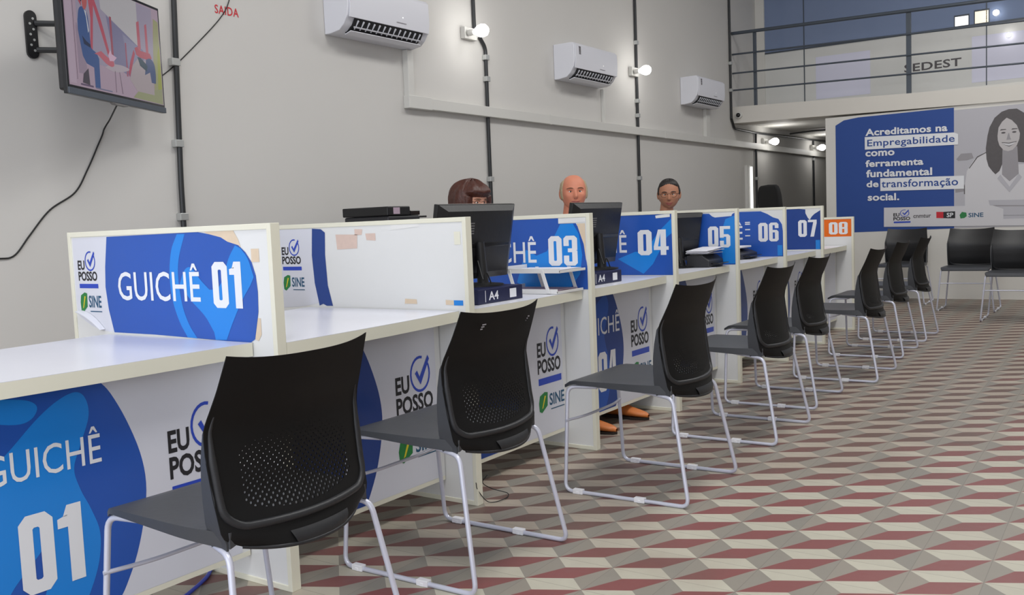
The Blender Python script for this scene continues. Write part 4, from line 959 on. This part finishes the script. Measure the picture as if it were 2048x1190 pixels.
# ================================================================== HIGH-BACK CHAIR AND PEOPLE
def office_chair(x, y, rz, lab, h=1.37):
    t = thing('office_chair', lab, 'chair', (x, y, 0), 'black staff office chairs', math.radians(rz))
    mb = MB(); mb.grid(lambda a, b: (0, 0, 0), 2, 2); mb = MB()
    def cushion(cx, cz, sx, sy, sz, tilt=0):
        m = MB(); n1, n2 = 20, 12
        def f(a, b):
            th = 2*PI*a; ph = -PI/2+PI*b; e = .35
            sg = lambda v: math.copysign(abs(v)**e, v)
            p = (sx*sg(math.cos(ph))*sg(math.cos(th)), sy*sg(math.cos(ph))*sg(math.sin(th)), sz*sg(math.sin(ph)))
            c, s = math.cos(tilt), math.sin(tilt)
            return (cx+p[0]*c-p[2]*s, p[1], cz+p[0]*s+p[2]*c)
        m.grid(f, n1, n2, True); return m
    build('seat', cushion(0, .47, .24, .24, .035), fabk, t, world=False, smooth=60)
    bz = (h+.56)/2
    build('backrest', cushion(-.25, bz, .03, .215, (h-.56)/2, .08), fabk, t, world=False, smooth=60)
    build('column', MB().tube([(0, 0, .09), (0, 0, .44)], .028, 14), black_pl, t, world=False)
    build('back_support', MB().tube([(-.05, 0, .44), (-.22, 0, .45), (-.27, 0, .60)], .018, 10), black_pl, t, world=False)
    for k in range(5):
        a = 2*PI*k/5+.3; e = (.27*math.cos(a), .27*math.sin(a), .065)
        sp = build('leg', MB().tube([(0, 0, .10), e], [.026, .016], 10), black_pl, t, world=False)
        build('castor', MB().lathe([(.004, -.012), (.026, -.012), (.026, .012), (.004, .012)], (e[0], e[1], .0265), 'y', 14), black_gl, sp, world=False)
    return t
office_chair(-.86, 7.73, 48, 'black high-back office chair seen above the 06 and 07 dividers')

def head_fn(az, el, grow=0.0, jaw=1.0):
    """point on a head, origin at its centre, face towards +x"""
    d = Vector((math.cos(el)*math.cos(az), math.cos(el)*math.sin(az), math.sin(el)))
    ax, ay, az_ = .098, .081, .116; ee = 2.35
    r = (abs(d.x/ax)**ee+abs(d.y/ay)**ee+abs(d.z/az_)**ee)**(-1/ee)
    if d.z < 0:
        k = min(1, -d.z); r *= 1-.10*k*(1-max(0, d.x))          # back of the head tucks in to the nape
    g = lambda a0, e0, sa, se: math.exp(-((az-a0)/sa)**2-((el-e0)/se)**2)
    r += .026*g(0, -.27, .11, .13)+.014*g(0, -.08, .085, .16)     # nose tip and bridge
    r -= .011*(g(.36, .05, .17, .12)+g(-.36, .05, .17, .12))      # eye sockets
    r += .006*(g(.33, .22, .22, .07)+g(-.33, .22, .22, .07))      # brow
    r += .006*(g(.6, -.22, .22, .18)+g(-.6, -.22, .22, .18))      # cheeks
    r += .008*g(0, -.56, .22, .045)+.009*g(0, -.68, .20, .045)    # lips
    r += .010*g(0, -.98, .3, .16)                                 # chin
    r += grow
    v = d*r
    if v.z < -.02: v.y *= 1-.9*((-.02-v.z)**1.2)*2.0
    return v
def head_mesh():
    mb = MB(); mb.grid(lambda a, b: tuple(head_fn(-PI+2*PI*a, -PI/2+.001+(PI-.002)*b)), 96, 64, True)
    for sg in (-1, 1):   # ears
        def ear(a, b, sg=sg):
            th = 2*PI*a; ph = -PI/2+PI*b
            return (-.004+.019*math.cos(ph)*math.cos(th)-.004*math.sin(ph), sg*(.083+.010*math.cos(ph)*math.sin(th)+.006*math.cos(th)*-1*math.cos(ph)), -.004+.034*math.sin(ph))
        mb.grid(ear, 16, 12, True)
    return mb
def limb_body(J, Ed, Rr):
    """tapered, round-ended limbs along the skeleton, to be fused into one surface"""
    mb = MB(); n = 14
    for a, b in Ed:
        A, B = Vector(J[a]), Vector(J[b]); d = (B-A).normalized(); ra_, rb_ = [r if isinstance(r, tuple) else (r, r) for r in (Rr[a], Rr[b])]
        side = Vector((0, 1, 0)); side = (side-d*side.dot(d)); side = side.normalized() if side.length > .3 else (Vector((1, 0, 0))-d*d.x).normalized()
        oth = d.cross(side); vs = []
        st = [(A, ra_, math.pi/2*k/5-math.pi/2) for k in range(5)]+[(A, ra_, 0), (B, rb_, 0)]+[(B, rb_, math.pi/2*k/5) for k in range(1, 6)]
        for c, r, ph in st:
            k = max(math.cos(ph), .02); off = math.sin(ph)*min(r)
            for j in range(n):
                t_ = 2*PI*j/n; vs.append(c+d*off+(oth*math.cos(t_)*r[0]+side*math.sin(t_)*r[1])*k)
        m = len(st); fs = [(i*n+j, i*n+(j+1) % n, (i+1)*n+(j+1) % n, (i+1)*n+j) for i in range(m-1) for j in range(n)]+[tuple(range(n-1, -1, -1)), tuple((m-1)*n+j for j in range(n))]
        mb.add(vs, fs)
    return mb
def fuse(o, voxel, it):
    """one continuous surface: voxel union, smoothing, and the outer shell only"""
    rm = o.modifiers.new('remesh', 'REMESH'); rm.mode = 'VOXEL'; rm.voxel_size = voxel; rm.use_smooth_shade = True
    sm = o.modifiers.new('smooth', 'SMOOTH'); sm.factor = .5; sm.iterations = it
    me = bpy.data.meshes.new_from_object(o.evaluated_get(bpy.context.evaluated_depsgraph_get())); o.modifiers.clear()
    bm = bmesh.new(); bm.from_mesh(me); bm.verts.ensure_lookup_table(); seen = set(); comps = []
    for v in bm.verts:
        if v in seen: continue
        st = [v]; seen.add(v); cc = []
        while st:
            q = st.pop(); cc.append(q)
            for e in q.link_edges:
                w_ = e.other_vert(q)
                if w_ not in seen: seen.add(w_); st.append(w_)
        comps.append(cc)
    comps.sort(key=len, reverse=True)
    for cc in comps[1:]: bmesh.ops.delete(bm, geom=cc, context='VERTS')
    bm.to_mesh(me); bm.free()
    for p in me.polygons: p.use_smooth = True
    o.data = me
    return o
def person(x, y, rz, ht, neck_yaw, neck_pitch, skin, shirt, hairfn, hairm, shoe, lab, glasses=False, brow=browm, spread=.16, hs=1.0, brows=True, reach=0.0):
    """seated person, facing local +x; ht = height of the head centre"""
    t = thing('person', lab, 'person', (x, y, 0), None, math.radians(rz))
    sh = ht-.235           # shoulder height
    J = [(-.02, 0, .56), (-.03, 0, .70), (-.02, 0, .86), (-.01, 0, sh-.06), (0, 0, sh+.02), (.012, 0, ht-.07)]
    Rr = [(.14, .155), (.12, .14), (.125, .155), (.115, .15), (.06, .07), (.05, .052)]
    Ed = [(0, 1), (1, 2), (2, 3), (3, 4), (4, 5)]
    arms = {}
    for sg in (-1, 1):
        b = len(J)
        J += [(-.01, sg*.16, sh-.025), (.0, sg*.20, sh-.10), (.04, sg*.215, sh-.24), (.20, sg*.18, .812), (.29, sg*.155, .80), (.335, sg*.15, .793)]
        Rr += [.062, .056, .044, .032, .026, (.02, .034)]
        Ed += [(3, b), (b, b+1), (b+1, b+2), (b+2, b+3), (b+3, b+4), (b+4, b+5)]
        # fingers: four unequal, bent, plus a thumb from the side of the palm
        p = Vector(J[b+5])
        for k, (dy, ln) in enumerate(((-.026, .058), (-.009, .070), (.009, .066), (.025, .052))):
            c = len(J)
            J += [(p.x+.03, p.y+dy, p.z), (p.x+.03+ln*.55, p.y+dy*1.1, p.z-.002), (p.x+.03+ln, p.y+dy*1.1, p.z-.014)]
            Rr += [.009, .0085, .007]; Ed += [(b+5, c), (c, c+1), (c+1, c+2)]
        c = len(J); J += [(p.x+.005, p.y-sg*.035, p.z-.004), (p.x+.035, p.y-sg*.052, p.z-.012)]; Rr += [.011, .008]; Ed += [(b+4, c), (c, c+1)]
        # leg
        b = len(J)
        J += [(.06, sg*.09, .545), (.24, sg*spread*.85, .53), (.42, sg*spread, .50), (.45, sg*spread, .44), (.44+reach*.5, sg*spread, .28), (.41+reach, sg*spread, .09), (.47+reach, sg*spread, .05)]
        Rr += [.095, .085, .06, .056, .05, .036, .034]
        Ed += [(0, b), (b, b+1), (b+1, b+2), (b+2, b+3), (b+3, b+4), (b+4, b+5), (b+5, b+6)]
    body = limb_body(J, Ed, Rr)
    cy, sy = math.cos(math.radians(neck_yaw)), math.sin(math.radians(neck_yaw)); cp, sp = math.cos(math.radians(neck_pitch)), math.sin(math.radians(neck_pitch))
    def HT(v, k=1.0):
        v = Vector(v)*hs; a = Vector((v.x*cp+v.z*sp, v.y, -v.x*sp+v.z*cp)); return (a.x*cy-a.y*sy+.035, a.x*sy+a.y*cy, a.z+ht)
    hm = head_mesh(); body.add([HT(v) for v in hm.v], hm.f)
    o = build('body', body, skin, t, world=False, smooth=0)
    fuse(o, .0038, 3)
    # clothes: the same skeleton, thicker, over trunk and upper arms / hips and legs
    Jc = J[:5]; Rc = [(a+.02, b+.02) if k < 4 else (a+.012, b+.012) for k, (a, b) in enumerate(Rr[:5])]; Ec = [(0, 1), (1, 2), (2, 3), (3, 4)]
    Jc[4] = (0, 0, sh+.0)
    na = 6+0
    for s in (0, 1):
        b = 6+s*(6+14+7); c = len(Jc); Jc += [J[b], J[b+1], J[b+2], tuple(Vector(J[b+2])*.45+Vector(J[b+3])*.55)]; Rc += [.076, .07, .058, .05]; Ec += [(3, c), (c, c+1), (c+1, c+2), (c+2, c+3)]
    so = fuse(build('shirt', limb_body(Jc, Ec, Rc), shirt, t, world=False, smooth=0), .010, 4)
    Jt = [J[0]]; Rt = [(.165, .18)]; Et = []
    for s in (0, 1):
        b = 6+s*(6+14+7)+20; c = len(Jt); Jt += J[b:b+6]; Rt += [.108, .098, .076, .070, .064, .055]; Et += [(0, c)]+[(c+k, c+k+1) for k in range(5)]
    fuse(build('trousers', limb_body(Jt, Et, Rt), jeans, t, world=False, smooth=0), .010, 4)
    for sg in (-1, 1):
        mb = MB(); fx, fy = .36+reach, sg*spread
        secs = [(0, .032, .115), (.04, .038, .112), (.10, .040, .09), (.16, .045, .052), (.21, .042, .040), (.25, .030, .030), (.272, .010, .018)]
        def sho(a, b):
            k = b*(len(secs)-1); i = min(int(k), len(secs)-2); f = k-i; s0, s1 = secs[i], secs[i+1]; xx, ww, hh = [s0[q]+(s1[q]-s0[q])*f for q in range(3)]
            th = 2*PI*a; return (fx+xx, fy+ww*math.cos(th), .012+hh*.5+hh*.5*math.sin(th))
        mb.grid(sho, 18, 20, True); mb.lathe([(.001, 0), (.001, .001)], (fx, fy, .05), 'x', 4)
        so = build('shoe', mb, shoe, t, world=False, smooth=60)
        mb = MB(); mb.prism([(fx-.005, fy-.03), (fx+.10, fy-.036), (fx+.18, fy-.044), (fx+.26, fy-.022), (fx+.275, fy), (fx+.26, fy+.022), (fx+.18, fy+.044), (fx+.10, fy+.036), (fx-.005, fy+.03)], lambda a, b, c: (a, b, c), .001, .014)
        build('shoe_sole', mb, sole, so, world=False, smooth=0)
    # face details ride on the head surface
    for sg in (-1, 1):
        c = head_fn(sg*.36, .045)*1.0; c = c-c.normalized()*.006
        mb = MB(); mb.grid(lambda a, b: HT((c.x+.0125*math.cos(PI*b-PI/2)*math.cos(2*PI*a), c.y+.0145*math.cos(PI*b-PI/2)*math.sin(2*PI*a), c.z+.0075*math.sin(PI*b-PI/2))), 16, 10, True)
        e = build('eye', mb, eyew, t, world=False, smooth=80)
        ci = head_fn(sg*.345, .045)+Vector((.0055, 0, 0)); mb = MB(); mb.grid(lambda a, b: HT((ci.x-.002+.0035*math.cos(PI*b-PI/2)*math.cos(2*PI*a), ci.y+.0055*math.cos(PI*b-PI/2)*math.sin(2*PI*a), ci.z+.0058*math.sin(PI*b-PI/2))), 12, 8, True)
        build('iris', mb, iris, e, world=False, smooth=80)
        # lids
        mb = MB(); mb.tube([HT(head_fn(sg*q, .105+.03*math.sin((q-.18)/.36*PI), .0005)) for q in (.18, .24, .30, .36, .42, .48, .54)], [.001, .0022, .0028, .003, .0028, .0022, .001], 6); build('eyelid', mb, skin, t, world=False, smooth=80)
        mb = MB(); mb.tube([HT(head_fn(sg*q, .215+.04*math.sin((q-.12)/.5*PI), .001)) for q in (.14, .22, .30, .40, .50, .60)], [.0015, .0032, .0034, .003, .0022, .001], 6); build('eyebrow', mb, brow, t, world=False, smooth=80)
        mb = MB(); mb.grid(lambda a, b: HT(head_fn(sg*.075+.035*math.cos(2*PI*a)*b, -.40+.03*math.sin(2*PI*a)*b, -.0008+.0018)), 10, 3, True)
        build('nostril', mb, lipm, t, world=False, smooth=80)
    mb = MB(); mb.tube([HT(head_fn(q, -.575-.02*math.cos(q*5), -.001)) for q in (-.34, -.24, -.12, 0, .12, .24, .34)], [.001, .0032, .0042, .0038, .0042, .0032, .001], 8)
    mb.tube([HT(head_fn(q, -.655-.03*math.cos(q*5), -.001)) for q in (-.28, -.2, -.1, 0, .1, .2, .28)], [.001, .003, .0042, .0048, .0042, .003, .001], 8)
    build('lips', mb, lipm, t, world=False, smooth=80)
    # hair: a shell over the part of the head the mask picks, thinning to nothing at its border
    na_, ne = 96, 60; vs = {}; mb = MB(); idx = {}
    def hv(i, j):
        az = -PI+2*PI*(i % na_)/na_; el = -1.35+(PI/2+1.35-.001)*j/(ne-1); h = hairfn(az, el)
        return az, el, h
    for i in range(na_):
        for j in range(ne):
            az, el, h = hv(i, j); rr = Vector(head_fn(az, el, 0));
            jit = .0014*math.sin(az*31+el*9)+.001*math.sin(az*57)
            v = rr+rr.normalized()*(h+jit if h > .001 else -.004); mb.v.append(HT(v))
    for i in range(na_):
        for j in range(ne-1):
            q = [(i, j), ((i+1) % na_, j), ((i+1) % na_, j+1), (i, j+1)]
            if any(hairfn(-PI+2*PI*(a % na_)/na_, -1.35+(PI/2+1.35-.001)*b/(ne-1)) > .001 for a, b in q): mb.f.append(tuple(a*ne+b for a, b in q))
    build('hair', mb, hairm, t, world=False, smooth=80)
    if glasses:
        mb = MB()
        for sg in (-1, 1):
            c = head_fn(sg*.36, .03, .016); mb.tube([HT((c.x-.004*abs(math.cos(a)), c.y+.024*math.cos(a), c.z-.002+.018*math.sin(a))) for a in [2*PI*k/18 for k in range(18)]], .0012, 6, closed=True)
            mb.tube([HT(Vector((c.x-.004, c.y+sg*.024, c.z+.004))), HT((.03, sg*.083, .012)), HT((-.01, sg*.084, .008))], .0013, 6)
        a, b = head_fn(.36, .03, .016), head_fn(-.36, .03, .016)
        mb.tube([HT((a.x, a.y-.022, a.z+.004)), HT((a.x+.009, 0, a.z+.008)), HT((b.x, b.y+.022, b.z+.004))], .0012, 6)
        build('glasses', mb, black_gl, t, world=False, smooth=60)
    return t
def sstep(a, b, x):
    k = max(0, min(1, (x-a)/(b-a))); return k*k*(3-2*k)
def hair_woman(az, el):
    f = abs(az); face = sstep(.62, 1.05, f) if el < .34 else max(sstep(.75, 1.25, f), sstep(.34, .52, el))
    low = 1 if el > -1.0 else 0
    return .038*face*low*(1-.55*sstep(.5, 1.2, el))+(.006*face*math.sin(az*7) if low else 0)
def hair_bald(az, el):
    f = abs(az); return .009*sstep(.98, 1.35, f)*sstep(-.55, -.35, el)*(1-sstep(.65, 1.0, el))*(1 if not (abs(f-1.6) < .22 and el < .25) else 0)
def hair_short(az, el):
    f = abs(az)
    if f < 1.05: k = sstep(.70+.10*math.cos(f*3.2), .86+.10*math.cos(f*3.2), el)
    elif f < 1.9: k = max(sstep(-.1, .12, el)*sstep(1.05, 1.2, f), sstep(.5, .66, el))
    else: k = sstep(-.7, -.5, el)
    if abs(f-1.6) < .2 and el < .22: k = 0
    return .0075*k
person(-1.10, 2.40, 0, 1.224, -8, 9, skin3, shirtd, hair_woman, hairb, tan, 'seated person with reddish-brown bob, leaning behind the large monitor', glasses=True, hs=.95, spread=.185, reach=.40)
person(-1.02, 3.455, -22, 1.270, -30, -3, skin1, shirtw, hair_bald, hairg, shoek, 'balding seated person in white shirt looking at the camera', brow=browm, hs=1.02)
person(-1.12, 5.17, -12, 1.268, -54, 4, skin2, shirtb, hair_short, hairk, shoek, 'seated person with short black hair and glasses, above the 05 divider', glasses=True, brow=hairk, hs=1.05)
for (x, y, rz, lb) in ((-1.12, 2.42, 0, 'black office chair under the person with the brown bob'), (-1.04, 3.49, -22, 'black office chair under the balding person'), (-1.14, 5.17, -12, 'black office chair under the person with short black hair')):
    office_chair(x, y, rz, lb, .95)
